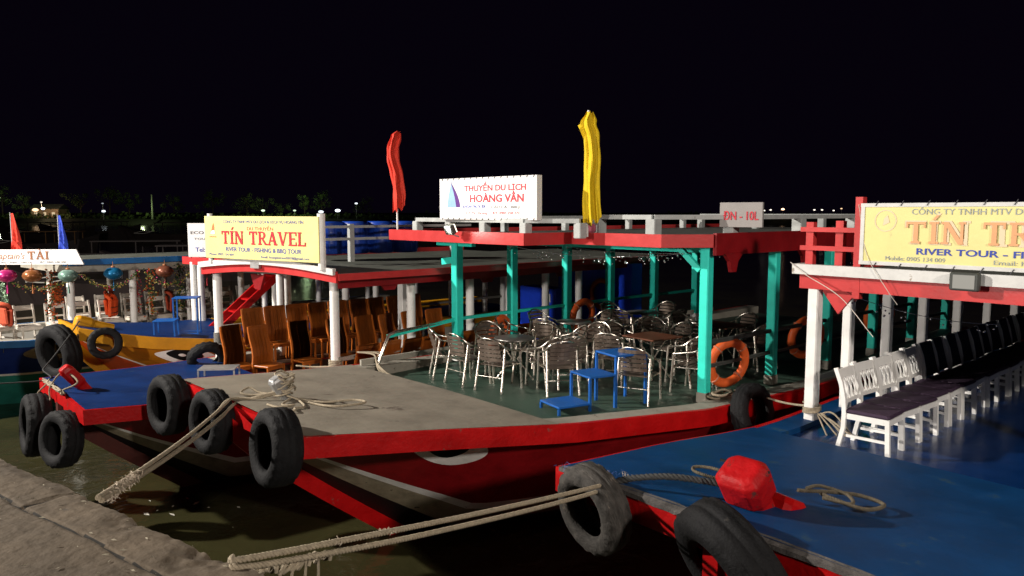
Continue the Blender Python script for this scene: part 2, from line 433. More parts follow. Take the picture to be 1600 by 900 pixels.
# the rest of the quay, away from the lens
tl = ts[-1]
q.add([qpt(s0, tl, QUAY-.004), qpt(s1, tl, QUAY-.004), qpt(s1, 40, QUAY-.004), qpt(s0, 40, QUAY-.004)], [(0, 1, 2, 3)])
for a, b in ((-80, s0), (s1, 60)):
    q.add([qpt(a, 0, QUAY-.004), qpt(b, 0, QUAY-.004), qpt(b, 40, QUAY-.004), qpt(a, 40, QUAY-.004)], [(0, 1, 2, 3)])
    q.add([qpt(a, 0, QUAY-.004), qpt(b, 0, QUAY-.004), qpt(b, 0, WATER-1), qpt(a, 0, WATER-1)], [(0, 1, 2, 3)])
tag(q.build('quay', [quaymat, mat('joint_dirt', (.02, .017, .013), .95, .3, 20)]), kind='structure')
# leaf and paper scraps on the quay
lm = mat('leaf_litter', (.3, .27, .2), .9, .5, 30, .2)
m = MB()
for i in range(150):
    s = random.uniform(-.6, 4.6); t = abs(random.gauss(.3, .5)); x, y, z = qpt(s, t, 0); z = qh(s, t)+.006
    a = random.uniform(0, 6.28); l = random.uniform(.004, .02)
    c, sn = math.cos(a), math.sin(a)
    m.add([(x+c*l, y+sn*l, z), (x-sn*l*.3, y+c*l*.3, z+.005), (x-c*l, y-sn*l, z+.002), (x+sn*l*.3, y-c*l*.3, z)], [(0, 1, 2, 3)])
tag(m.build('leaf_litter', [lm]), kind='stuff')
m = MB()
fm = mat('floating_scraps', (.5, .48, .42), .6, .3, 10, .1)
for i in range(13):
    x = random.gauss(-5.3, .6); y = random.gauss(12.2-.6, .9); a = random.uniform(0, 6.28); l = random.uniform(.02, .09)
    c, sn = math.cos(a), math.sin(a); z = WATER+.006
    m.add([(x+c*l, y+sn*l, z), (x-sn*l*.35, y+c*l*.35, z+.008), (x-c*l, y-sn*l, z), (x+sn*l*.35, y-c*l*.35, z)], [(0, 1, 2, 3)])
tag(m.build('floating_scraps', [fm]), kind='stuff')

# ------------------------------------------------------------------ boats
tri = lambda hull_mats, fn: (hull_mats, fn)
mi_std = lambda k, u: 0 if k <= 5 else (1 if k == 6 else (2 if k <= 9 else 3))

# the red boat in the middle, teal posts
nearB = [(0, -1.9), (1.6, -2.35), (3.2, -2.85), (5.5, -3.38), (8, -3.6), (16, -3.3)]
farB = [(0, 1.92), (1.6, 2.05), (3, 2.3), (5.5, 2.6), (9, 2.7), (16, 2.4)]
zB = [(0, 1.4), (1.6, 1.27), (3.2, 1.14), (5.4, 1.04), (9, 1.0), (16, 1.15)]
BB, surfB = make_boat(FB, 'tour_boat', 'red river boat with grey foredeck and teal posts, moored in the middle',
    nearB, farB, zB, 16, 3.0, -.1, [(0, .05), (.5, .55), (1, 1.0), (2, 1.75), (3, 2.25), (4, 2.6), (6, 3.1), (16, 3.0)],
    ([REDD, WHITE, TAN, BLK], mi_std), GREY, REDB, GREEN, .95, REDB, rimm=RIM, stemlen=2.85, group='boats moored along the quay')
eye(surfB, 2.12, .145, .44, .135, BB)
b = MB(); b.prism([(2.0, -.16), (2.5, -.16), (2.5, -.04), (2.0, -.04)], -.75, -.55)
b.add([(2.12, -.14, -.5), (2.5, -.14, -.55), (2.34, -.14, -.12), (2.12, -.06, -.5), (2.5, -.06, -.55), (2.34, -.06, -.12)], [(0, 1, 2), (5, 4, 3), (0, 2, 5, 3), (1, 4, 5, 2), (0, 3, 4, 1)])
b.build('stem_horn', [REDB], BB)
stem_head(FB, BB, .62, -.12, 1.42, GALV, .3, .085, 60, 'mooring_bitt')
farpB = [(5.2, 2.1), (6.7, 2.2), (8.35, 2.25), (9.85, 2.3), (11.5, 2.3), (13.2, 2.25)]
nearpB = [(5.95+1.9*i, -2.92-.02*i) for i in range(6)]
for i, (u, v) in enumerate(farpB): post(BB, u, v, 1.0, 3.26, .17, TEAL, WHITE, .2)
for i, (u, v) in enumerate(nearpB): post(BB, u, v, .98, 3.3, .15, TEAL, RIM, .16)
# side rails of the middle boat
strip(BB, 'side_rail', [(u, v, 1.5) for u, v in nearpB], .05, .05, DARKM)
strip(BB, 'side_rail', [(u, v, 1.86) for u, v in nearpB], .05, .06, DARKM)
strip(BB, 'side_rail', [(3.6, 2.05, 1.62)]+[(u, v, 1.78) for u, v in farpB], .06, .06, TEAL)
t = MB(); t.tube([(3.35, 2.0, 1.12), (3.42, 2.0, 1.3), (3.6, 2.02, 1.64), (3.75, 2.04, 1.68), (5.1, 2.1, 1.76)], .03, 10); t.build('handrail', [STEEL], BB)
# low side plank on the far side
strip(BB, 'side_board', [(3.1, 2.15, 1.2), (5.2, 2.12, 1.22), (9, 2.25, 1.22), (14, 2.25, 1.22)], .05, .1, RIM)
# roof of the middle boat
RB = [(4.2, 2.85), (4.25, -.78), (5.25, -.84), (5.25, -2.62), (5.95, -3.12), (15.6, -3.2), (15.6, 2.85)]
rf = MB(); rf.prism([(x+.03 if x < 6 else x, y*.99) for x, y in RB], 3.30, 3.40); rf.build('roof', [mat('roof_planks_dark', (.1, .1, .09), .7, .3, 3, .2)], BB)
f = MB(); f.ribbon([(x, y, 3.485) for x, y in RB[:4]]+[(5.85, -3.08, 3.485)], .19, .05)
f.build('roof_fascia', [FASC], BB)
f = MB(); f.ribbon([(5.87, -3.10, 3.50), (15.6, -3.2, 3.50)], .32, .06); f.build('roof_fascia', [REDD], BB)
f = MB(); f.ribbon([(15.6, 2.87, 3.485), (4.22, 2.88, 3.485)], .19, .05); f.build('roof_fascia', [FASC], BB)
for u in (6.2, 8.4, 10.3):
    f = MB(); f.prism([(0, 0), (.5, 0), (.36, -.12), (.31, -.28), (.19, -.28), (.14, -.12)], -.03, .03)
    o = f.build('roof_bracket', [REDD], BB); o.location = (u-.15, -3.13, 3.2); o.rotation_euler = (R(90), 0, 0)
# teal brace ends under the eave
for u, v in farpB[:1]:
    f = MB(); f.beam((u, v-.5, 3.22), (u, v+.6, 3.22), .09, .1); f.beam((u-.02, v+.09, 2.9), (u-.02, v+.4, 2.86), .1, .12); f.build('eave_brace', [TEAL], BB)
f = MB(); u, v = nearpB[0]; f.beam((u-.05, v+.08, 2.95), (u-.1, v+.42, 3.27), .08, .08); f.build('eave_brace', [TEAL], BB)
# ceiling beams across
for u in (6.2, 8.2, 10.2, 12.2):
    f = MB(); f.beam((u, -3.0, 3.24), (u, 2.7, 3.24), .07, .1); f.build('roof_beam', [TEAL], BB)
# parapet railing on the roof: short square posts and a flat rail
def parapet(root, pts, z0, h, m, w=.16, gap=None, name='roof_railing'):
    b = MB()
    for x, y in pts: b.box((x, y, z0+h/2), (w, w, h), None, 0, .012)
    for i, (a, c) in enumerate(zip(pts, pts[1:])):
        if gap and i in gap: continue
        b.beam((a[0], a[1], z0+h+.03), (c[0], c[1], z0+h+.03), .12, .07)
    return b.build(name, [m], root)
parapet(BB, [(4.55, 2.45), (4.55, 1.45), (4.55, .5), (4.55, -.5), (5.0, -1.25)], 3.4, .24, CONC, .15)
parapet(BB, [(5.55, -1.15), (5.6, -2.2), (6.6, -2.9), (8.6, -2.95), (10.6, -2.95), (12.6, -2.95)], 3.4, .3, CONC, .18)
parapet(BB, [(6.8, 2.55), (8.6, 2.55), (10.8, 2.55), (13, 2.55)], 3.4, .26, CONC, .13)
parapet(BB, [(13.6, 2.4), (13.6, .8), (13.6, -.9), (13.6, -2.6)], 3.4, .3, CONC, .15)
b = MB(); b.box((5.4, -1.02, 3.55), (.16, .3, .14), None, 0, .03); b.build('roof_locker', [mat('pink_paint', (.45, .1, .15), .5)], BB)

# the blue-decked boat on the right
nearA = [(0, -3.7), (2, -4.3), (4, -4.8), (8, -5.1), (14, -4.9)]
farA = [(0, 0), (2, .1), (4, .12), (6, .25), (10, .3), (14, .1)]
zA = [(0, 1.36), (1.5, 1.25), (2.8, 1.13), (3.5, 1.08), (4.5, 1.07), (8, 1.07), (14, 1.12)]
AA, surfA = make_boat(FA, 'tour_boat', 'red river boat with a blue foredeck and rows of white chairs, moored at the right',
    nearA, farA, zA, 14, 3.5, -1.8, [(0, .05), (.5, .5), (1, .9), (2, 1.5), (4, 1.75), (14, 1.75)],
    ([REDD, WHITE, TAN, BLK], mi_std), BLUE, REDB, mat('blue_cabin_floor', (.004, .03, .13), .2, .25, 2, .06), 1.0, REDB, rimm=BLUE, group='boats moored along the quay')
sh_ = stem_head(FA, AA, .62, -1.72, 1.34, mat('worn_red_timber', (.36, .004, .006), .5, .3, 4, .4, wear=(.1, .03, .025), wamt=.62, wscale=6, spec=.2), .43, .17, 58)
for v_ in sh_.data.vertices: v_.co.y = -1.72+(v_.co.y+1.72)*1.18
b = MB(); b.beam((.50, -1.93, 1.695), (.44, -1.5, 1.71), .012, .02); b.build('cleft', [BLK], sh_)
b = MB(); b.box((.86, -1.84, 1.29), (.3, .36, .2), (0, R(24), R(-12)), 0, .05); b.build('stem_foot', [REDB], AA)
postA = [(4.48, -.12)]+[(4.48+x, -.1+.01*i) for i, x in enumerate((.97, 2.2, 3.5, 4.95, 6.4, 7.9))]
post_w = .145
for i, (u, v) in enumerate(postA): post(AA, u, v, .98, 2.88, post_w if i == 0 else .13, WHITE, BLUE, .06)
for u in (4.5, 7.2, 9.6, 12.2): post(AA, u, -4.55, .98, 2.88, .16, WHITE)
strip(AA, 'side_rail', [(u, v+.02, 1.6) for u, v in postA], .05, .07, DARKM)
RA = [(4.42, .2), (4.42, -4.95), (13.6, -4.95), (13.6, .38)]
rf = MB(); rf.prism([(4.45, .09), (4.45, -4.9), (13.55, -4.9), (13.55, .09)], 2.9, 3.0); rf.build('roof', [ROOFG], AA)
f = MB(); f.ribbon([(13.6, .04, 3.03), (4.42, .04, 3.03), (4.42, -4.95, 3.03), (13.6, -4.95, 3.03)], .22, .05); f.build('roof_fascia', [FASC], AA)
f = MB(); f.ribbon([(4.6, .08, 3.13), (4.36, .08, 3.13), (4.36, -4.98, 3.13)], .13, .1); f.build('roof_trim', [TRIM], AA)
for u, v, s in ((4.5, -.42, 1), (5.45, -.12, 1), (6.7, -.12, 1)):
    f = MB(); f.add([(u, v+.28, 2.86), (u, v-.28, 2.86), (u, v-.0, 2.5), (u+.05, v+.28, 2.86), (u+.05, v-.28, 2.86), (u+.05, v-.0, 2.5)], [(0, 2, 1), (3, 4, 5), (0, 3, 5, 2), (1, 2, 5, 4), (0, 1, 4, 3)])
    f.build('roof_bracket', [FASC if u < 4.6 else REDD], AA)
f = MB()
for v, z in ((-.02, 3.6), (-.42, 3.62)): f.box((4.5, v, (3.0+z)/2+.05), (.09, .1, z-2.95))
f.box((4.44, -.69, 3.36), (.1, .09, 1.26))
for z in (3.34, 3.58): f.beam((4.46, .1, z), (4.42, -.69, z), .05, .06)
f.build('roof_railing', [FASC], AA)

# the low blue-decked boat on the left
nearC = [(0, 0), (.8, -.12), (2.5, -.1), (4, .05), (6, .0), (14, .1)]
farC = [(0, 2.85), (2, 3.2), (4, 3.7), (8, 3.9), (14, 3.6)]
zC = [(0, 1.0), (1.5, .93), (3, .88), (14, .9)]
CC, surfC = make_boat(FC, 'tour_boat', 'low red boat with blue foredeck, dark roof and wooden chairs, left of the middle boat',
    nearC, farC, zC, 14, 3.0, 1.3, [(0, .05), (.5, .5), (1, .9), (2, 1.2), (3, 1.35), (14, 1.6)],
    ([REDD, WHITE, TAN, BLK], mi_std), BLUEC, REDB, mat('brown_floor', (.1, .06, .035), .5, .3, 2), .48, mat('dark_stem_paint', (.07, .012, .008), .6), rimm=RIM, slab=.22, group='boats moored along the quay')
stem_head(FC, CC, .34, 1.4, 1.0, REDB, .5, .1, 52)
b = MB(); b.box((1.9, .55, .96), (1.1, .3, .05), (0, 0, R(8))); b.build('loose_plank', [RIM], CC)
for u, v in ((4.2, .36), (5.84, .32), (7.3, .3), (8.4, .3), (9.5, .3), (10.6, .3), (11.7, .3), (12.8, .3)): post(CC, u, v, .74, 2.62, .17, WHITE, round_=True)
for u, v in ((3.2, 3.25), (4.6, 3.4), (6.2, 3.45), (7.8, 3.45), (9.4, 3.45), (11, 3.45)): post(CC, u, v, .74, 2.62, .17, WHITE, round_=True)
for u, v in ((7.0, 2.3),): post(CC, u, v, .74, 2.3, .2, WHITE)

rf = MB(); rf.prism([(4.0, -.14), (3.0, 3.32), (13.15, 3.7), (13.15, -.14)], 2.66, lambda x, y: 2.74+.16*math.sin(math.pi*min(1, max(0, (y+.1)/3.9)))); rf.build('roof', [ROOFG], CC)
N = 14; arch = [(lerp(3.95, 2.95, i/N), lerp(-.2, 3.35, i/N), 2.78+.12*math.sin(math.pi*i/N)) for i in range(N+1)]
f = MB(); f.ribbon(arch, .2, .05); f.build('roof_fascia', [FASC], CC)
f = MB(); f.ribbon([(a-.05, c, z+.05) for a, c, z in arch], .11, .08); f.build('roof_trim', [TRIM], CC)
f = MB(); f.ribbon([(13.2, -.22, 2.74), (3.97, -.22, 2.74)], .12, .05); f.build('roof_fascia', [FASC], CC)
f = MB(); f.ribbon([(13.2, .02, 2.63), (4.1, .02, 2.63)], .17, .05); f.build('eave_board', [REDD], CC)
f = MB(); a, c, z = arch[8]; f.box((a-.04, c-.1, z-.07), (.05, .24, .12), (0, 0, R(15))); f.build('fascia_plate', [GALV], CC)
for u, v in ((3.5, 2.0), (5.2, .08), (7.6, .08), (9.8, .08)):
    f = MB()
    if v > 1: P = [(-.02, -.3, 0), (-.02, .3, 0), (-.02, .12, -.28), (-.02, -.12, -.28)]; off = (.05, 0, 0)
    else: P = [(-.3, 0, 0), (.3, 0, 0), (.12, 0, -.26), (-.1, 0, -.26)]; off = (0, .05, 0)
    f.add([(u+p[0], v+p[1], 2.62+p[2]) for p in P]+[(u+p[0]+off[0], v+p[1]+off[1], 2.62+p[2]) for p in P], [(0, 1, 2, 3), (7, 6, 5, 4), (0, 3, 7, 4), (1, 5, 6, 2), (3, 2, 6, 7)])
    f.build('roof_bracket', [REDD], CC)
strip(CC, 'side_rail', [(4.2, .28, 1.14), (5.84, .26, 1.17), (7.3, .24, 1.18), (12, .24, 1.2)], .05, .07, RIM)
strip(CC, 'side_rail', [(3.2, 3.3, 1.5), (6.2, 3.45, 1.52), (11, 3.45, 1.55)], .05, .05, RIM)
# white railing on the roof
f = MB()
for z in (3.28, 3.52): f.beam((4.6, 1.4, z), (8.3, 1.5, z), .045, .05)
for u in (5.2, 7.75): f.box((u, 1.45, 3.2), (.1, .1, .75))
f.build('roof_railing', [CONC], CC)
# blue cabin at the back of it
f = MB(); f.box((10.75, 1.6, 1.2), (.5, 1.25, 1.5)); f.box((12.2, 1.1, 1.5), (.4, 2.5, 2.1)); f.box((11.5, 1.9, .95), (1.0, .6, 1.0)); f.build('cabin', [BLUEW], CC)
f = MB(); f.box((10.485, 1.25, 1.72), (.02, .24, .2)); f.build('notice', [SIGNW], CC)

# the yellow boat behind
nearD = [(0, 0), (1.1, -.45), (2.3, -.75), (4, -.95), (12, -1.0)]
farD = [(0, 1.7), (1, 2.2), (3, 2.7), (5, 2.8), (12, 2.6)]
zD = [(0, 1.56), (.6, 1.42), (1.3, 1.3), (2.4, 1.18), (5, 1.1), (12, 1.1)]
miD = lambda k, u: 0 if k <= 2 else (1 if k == 3 else 2)
DD, surfD = make_boat(FD, 'tour_boat', 'yellow and orange boat with a blue deck, behind the low blue-decked boat',
    nearD, farD, zD, 12, 3.4, .6, [(0, .1), (.6, .75), (1.2, 1.1), (2.3, 1.4), (5, 1.7), (12, 1.7)],
    ([OCH, WHITE, ORA], miD), BLUEC, YEL, BLUEC, .95, YEL, rimm=YEL, slab=.24, group='boats moored along the quay')
eye(surfD, 1.85, .11, .62, .1, DD)
stem_head(FD, DD, .4, .45, 1.52, YEL, .42, .13, 18)
for u, v in ((3.1, 2.55), (3.18, 2.3), (5.2, 2.6), (7, 2.6)): post(DD, u, v, .95, 2.6, .16, WHITE, round_=True)
for i in range(7): post(DD, 4.0+1.15*i, -.62, .95, 2.5, .15, WHITE, round_=True)
for i in range(5): post(DD, 4.6+1.5*i, 1.9, .95, 2.5, .14, WHITE, round_=True)
rf = MB(); rf.prism([(3.1, 2.85), (3.75, -.85), (11.8, -.85), (11.8, 2.85)], 2.52, 2.6); rf.build('roof', [ROOFG], DD)
f = MB(); f.ribbon([(11.8, 2.9, 2.72), (3.0, 2.9, 2.72), (3.7, -.9, 2.72), (11.8, -.9, 2.72)], .18, .05); f.build('roof_fascia', [FASC], DD)
# slanting red boarding ladder on the yellow boat
f = MB()
for y in (0, .5): f.beam((2.9, 1.1-y, 1.1), (4.6, 1.1-y, 2.5), .05, .16)
for k in range(5): t_ = (k+.6)/5.4; f.beam((lerp(2.9, 4.6, t_), 1.1, lerp(1.1, 2.5, t_)), (lerp(2.9, 4.6, t_), .6, lerp(1.1, 2.5, t_)), .14, .04)
f.build('ladder', [REDB], DD)

# the blue and teal boat farthest left
nearE = [(0, 0), (12, .05), (15, .1)]
farE = [(0, 3.4), (15, 3.4)]
zE = [(0, 1.0), (3, .8), (15, .78)]
miE = lambda k, u: 0 if k <= 2 else (1 if k == 3 else 2)
FE0 = Frame(*FE.w(-3, 0).xy, 42)
EE, surfE = make_boat(FE0, 'tour_boat', 'blue and teal boat with white chairs under lanterns, farthest left behind the yellow boat',
    nearE, farE, zE, 15, 2.5, 1.6, [(0, 1.5), (12, 1.65)], ([NAVY, WHITE, TEALH], miE), RIM, BLUEH, mat('pale_floor', (.2, .19, .17), .6), .6, BLUEH, rimm=RIM, slab=.16, group='boats moored along the quay')
eye(surfE, 3.6, .1, .7, .1, EE, white=TAN)
for i in range(5): post(EE, 3.98+1.42*i, .2, .6, 2.34, .17, WHITE, round_=True)
for i in range(5): post(EE, 4.1+1.5*i, 3.1, .6, 2.34, .15, CREAM, round_=True)
rf = MB(); rf.prism([(3.85, .0), (3.5, 3.3), (12, 3.3), (12, 0)], 2.52, 2.6); rf.build('roof', [ROOFG], EE)
f = MB(); f.ribbon([(12, -.02, 2.66), (3.8, -.02, 2.66)], .14, .05); f.build('roof_fascia', [BLUEH], EE)
f = MB(); f.ribbon([(12, .12, 2.52), (3.85, .12, 2.52), (3.5, 3.2, 2.52)], .18, .08); f.build('eave_board', [RIM], EE)

# ------------------------------------------------------------------ tyres hung as fenders
def tyre_mesh(seed, m, Ro=.44, W=.26):
    rnd = random.Random(seed)
    hw = W/2
    prof = [(Ro*.54, -hw*.62), (Ro*.62, -hw*.9), (Ro*.76, -hw*1.03), (Ro*.88, -hw*.98), (Ro*.95, -hw*.84), (Ro*.985, -hw*.7), (Ro*.97, -hw*.5), (Ro, -hw*.44), (Ro, -hw*.06), (Ro*.978, 0), (Ro, hw*.06),
            (Ro, hw*.44), (Ro*.97, hw*.5), (Ro*.985, hw*.7), (Ro*.95, hw*.84), (Ro*.88, hw*.98), (Ro*.76, hw*1.03), (Ro*.62, hw*.9), (Ro*.54, hw*.62), (Ro*.6, hw*.5), (Ro*.86, hw*.6), (Ro*.9, 0), (Ro*.86, -hw*.6), (Ro*.6, -hw*.5)]
    def wob(i, k):
        if i in (4, 5, 13, 14): return -.012 if (k % 4) < 2 else .004
        return .004*math.sin(k*.35+seed)
    b = MB(); b.lathe(prof, 72, 0, None, True, wob); return b
def tyre(F, u, v, z, nrm, lean=0, roll=0, R_=.44, W=.26, m=RUB, label='', seed=1, rope=None, squash=1):
    # nrm = direction (deg, boat frame) the open side faces
    M = F.w(u, v, z)
    o = tyre_mesh(seed, m, R_, W).build('tyre', [m]); tag(o, label, 'tyre', 'tyres hung as fenders on the boats')
    a = F.t+R(nrm)
    o.rotation_euler = (Matrix.Rotation(a, 3, 'Z') @ Matrix.Rotation(R(90+lean), 3, 'Y') @ Matrix.Rotation(R(roll), 3, 'Z')).to_euler()
    o.location = M; return o
tyre(FB, -.2, -1.6, 1.25, 176, -6, 0, .43, .33, label='large black tyre nearest the front corner of the grey deck', seed=2)
tyre(FB, -.2, .25, 1.16, 184, -4, 40, .41, .29, label='black tyre crossed by the double rope, middle one on the grey bow', seed=3)
tyre(FB, -.24, 1.75, 1.1, 186, -3, 80, .43, .31, label='black tyre at the far corner of the grey bow, over the blue deck', seed=4)
tyre(FB, 6.15, -3.62, .92, -92, -12, 10, .42, .25, label='dark tyre wedged between the middle boat and the right blue deck', seed=5)
tyre(FC, -.28, 1.95, .42, 178, -4, 0, .5, .36, label='fat black tyre seen tread-on at the leftmost red bow corner', seed=6)
tyre(FC, -.22, .5, .5, 196, -8, 30, .42, .28, label='smaller black tyre showing its hole on the left red bow', seed=7)
tyre(FC, 2.75, 2.75, 1.0, -100, 30, 0, .36, .2, label='black tyre lying behind the low metal table by a white post', seed=8)
tyre(FD, -.35, .2, 1.1, 200, 6, 0, .55, .34, label='biggest black tyre on the yellow bow, under its stem', seed=9)
tyre(FD, .1, 1.55, 1.18, 190, 0, 0, .34, .2, label='small black tyre at the far left corner of the yellow bow', seed=10)
tyre(FD, .32, -.42, 1.28, -100, -8, 0, .31, .16, label='thin black tyre hung flat against the yellow side', seed=11)
tyre(FD, -.15, -.75, .35, 200, 62, 0, .46, .26, label='black tyre slumped low between the yellow bow and the blue deck', seed=12)
tyre(FA, -.16, -.6, 1.16, 172, 10, 20, .41, .27, m=RUBW, label='pale worn tyre with frayed canvas at the right boat corner', seed=13)
tyre(FA, -.08, -2.0, 1.08, 158, 26, 0, .56, .36, label='largest black tyre, nearest the camera on the right boat', seed=14)

# ------------------------------------------------------------------ ropes
def catmull(P, n=10):
    P = [Vector(p) for p in P]; Q = [P[0]*2-P[1]]+P+[P[-1]*2-P[-2]]; out = []
    for i in range(1, len(Q)-2):
        for k in range(n):
            t = k/n; a, b, c, d = Q[i-1:i+3]
            out.append(.5*((2*b)+(c-a)*t+(2*a-5*b+4*c-d)*t*t+(3*b-a-3*c+d)*t**3))
    out.append(P[-1]); return out
def plain_rope(b, P, r, mi=0, n=7, seg=10): b.tube(catmull(P, seg), r, n, mi)
def laid_rope(b, P, r, pitch, mi=0):
    C = catmull(P, 12); L = [0]
    for a, c in zip(C, C[1:]): L.append(L[-1]+(c-a).length)
    n = int(L[-1]/pitch*9); pts = []
    j = 0
    for i in range(n+1):
        s = L[-1]*i/n
        while j < len(C)-2 and L[j+1] < s: j += 1
        t = (s-L[j])/max(1e-9, L[j+1]-L[j]); pts.append((C[j].lerp(C[j+1], t), (C[j+1]-C[j]).normalized(), s))
    for k in range(3):
        q = []
        for p, d, s in pts:
            x = d.cross(Vector((0, 0, 1))).normalized(); y = d.cross(x); a = 2*math.pi*(s/pitch+k/3)
            q.append(p+(x*math.cos(a)+y*math.sin(a))*r*.52)
        b.tube(q, r*.56, 5, mi)
def sag(a, b, s, n=5):
    a = Vector(a); b = Vector(b); return [a.lerp(b, i/n)-Vector((0, 0, s*4*(i/n)*(1-i/n))) for i in range(n+1)]
def fuzz(b, c, spread, n, l, mi=1, seed=0):
    rnd = random.Random(seed)
    for i in range(n):
        p = Vector(c)+Vector([rnd.gauss(0, spread[k]) for k in range(3)]); d = Vector([rnd.gauss(0, 1) for k in range(3)]).normalized()*rnd.uniform(.3, 1)*l
        w = d.orthogonal().normalized()*.0035
        b.add([p-w, p+w, p+d+w*.3+Vector((0, 0, -.2*l))], [(0, 1, 2)], mi)
# double rope from the quay to the middle boat's bitt
qa = Vector((-2.42, 4.36, QUAY+.03)); bt = FB.w(.62, -.14, 1.5)
e1 = FB.w(-.03, .0, 1.44)
m = MB()
for k, off in enumerate((-.03, .045)):
    o_ = Vector((off*.7, off*.3, -off*.8))
    plain_rope(m, sag(qa+o_*.3, e1+o_+Vector((0.02*k, 0, 0)), .05)[:-1]+[e1+o_, e1.lerp(bt, .5)+Vector((.0, .0, -.03+.02*k)), bt], .017)
    laid_rope(m, sag(qa+o_*.3, e1+o_, .05), .017, .1)
d = (e1-qa).normalized()
for i in range(9):
    c = qa+d*(.16+.075*i)-Vector((0, 0, .02)); fuzz(m, c, (.014, .014, .018), 60, .045, 1, i)
    a = i*1.3; plain_rope(m, [c+Vector((.02*math.cos(a+x), .014*math.sin(a+x), .02*math.sin(a*2+x))) for x in (0, 1.2, 2.4, 3.6, 4.8)], .008, 1, 5, 4)
# the tangle round the bitt
rnd = random.Random(5)
for k in range(7):
    z = 1.47+.035*k; P = []
    for i in range(9):
        a = 2*math.pi*i/8+k; r_ = .105+rnd.uniform(-.01, .05); p = FB.w(.62, -.12, z+rnd.uniform(-.03, .05)); P.append(p+Vector((r_*math.cos(a), r_*math.sin(a), 0)))
    plain_rope(m, P, .014, 0, 6, 5)
def on_deck(pts, z0=1.385): return [FB.w(u, v, max(z0, tab(zB, u)+.045)+dz) for u, v, dz in pts]
plain_rope(m, on_deck([(.6, -.2, .05), (.75, -.5, .0), (.9, -.9, .0), (1.28, -1.0, .0), (1.25, -.78, .0), (.9, -.62, .0), (.7, -.35, .02)]), .016)
plain_rope(m, on_deck([(.55, -.1, .08), (.3, .12, .02), (.2, .28, .03), (.34, .34, .08), (.42, .2, .03), (.55, -.05, .04)]), .015)
plain_rope(m, on_deck([(.7, -.3, .02), (.6, -.7, .0), (.45, -.75, .0), (.38, -.9, .01), (.3, -.86, .0)]), .015)
plain_rope(m, on_deck([(.6, -.3, .02), (.4, -.5, .0), (.5, -.62, .01), (.3, -.6, 0.), (.25, -.4, 0.)]), .015)
tag(m.build('mooring_rope', [ROPE, FRAY]), 'thin double rope from the quay edge to the knotted bitt on the grey bow', 'rope')
# heavy double rope from the quay to the right boat
qb = Vector((-1.30, 3.62, QUAY-.02)); st = FA.w(.45, -1.68, 1.52); eA = FA.w(-.05, -.75, 1.40)
m = MB()
laid_rope(m, [qb+Vector((-.06, -.03, .05)), qb+Vector((0, 0, .03))]+sag(qb+Vector((.1, .1, .01)), eA+Vector((0, 0, .02)), .02)[1:], .0175, .07)
laid_rope(m, [qb+Vector((-.05, -.08, .05)), qb+Vector((.03, -.02, -.0))]+sag(qb+Vector((.13, .07, -.03)), eA+Vector((-.02, 0, -.03)), .03)[1:], .0175, .07)
d = (eA-qb).normalized()
fuzz(m, qb+d*.95+Vector((0, 0, .02)), (.025, .02, .006), 60, .022, 1, 3); fuzz(m, qb+d*.55+Vector((0, 0, .02)), (.03, .02, .006), 50, .02, 1, 4)
for i in range(10):
    c = qb+d*(.05+.05*i)-Vector((0, 0, .035)); a = i*.9
    plain_rope(m, [c+Vector((.03*math.cos(x+a), .03*math.sin(x), -.02+.03*math.sin(x*1.5+a))) for x in (0, 1.3, 2.6, 3.9, 5.2)], .012, 0, 6, 4)
for k in (0, 1, 2): plain_rope(m, [qb+d*(.28+.08*k)-Vector((0, 0, .04)), qb+d*(.26+.09*k)-Vector((0, .01, .16)), qb+d*(.24+.08*k)-Vector((0, 0, .30))], .008, 0, 5, 6)
tag(m.build('mooring_rope', [ROPE, FRAY]), 'heavy twisted double rope from the quay to the right blue bow', 'rope')
m = MB(); laid_rope(m, [eA+Vector((-.08, -.03, 0)), eA+Vector((.12, -.03, .06)), FA.w(.2, -1.15, 1.52), FA.w(.42, -1.45, 1.5), st], .03, .12, 0)
tag(m.build('rope_sleeve', [ROPED]), 'black sleeved rope end leading to the red stem block', 'rope')
m = MB()
laid_rope(m, [FA.w(.72, -1.5, 1.46)]+[FA.w(.78+.11*math.cos(a), -1.28+.2*math.sin(a)+.1, 1.395+.04) for a in (-1.6, -.6, .4, 1.4, 2.4, 3.4, 4.3)], .016, .07)
laid_rope(m, [FA.w(1.0, -1.9, 1.42), FA.w(1.25, -2.1, 1.4), FA.w(1.45, -2.25, 1.36), FA.w(1.42, -2.45, 1.35), FA.w(1.2, -2.4, 1.35), FA.w(1.1, -2.15, 1.4), FA.w(1.2, -2.0, 1.38)], .018, .07)
laid_rope(m, [FA.w(1.05, -1.95, 1.44), FA.w(1.2, -2.0, 1.44), FA.w(1.28, -2.2, 1.4), FA.w(1.15, -2.3, 1.38), FA.w(1.05, -2.1, 1.4)], .016, .07)
tag(m.build('coiled_rope', [mat('dirty_rope', (.12, .1, .07), .9, .4, 30, .4)]), 'dirty rope coiled on the blue deck behind the red stem block', 'rope')
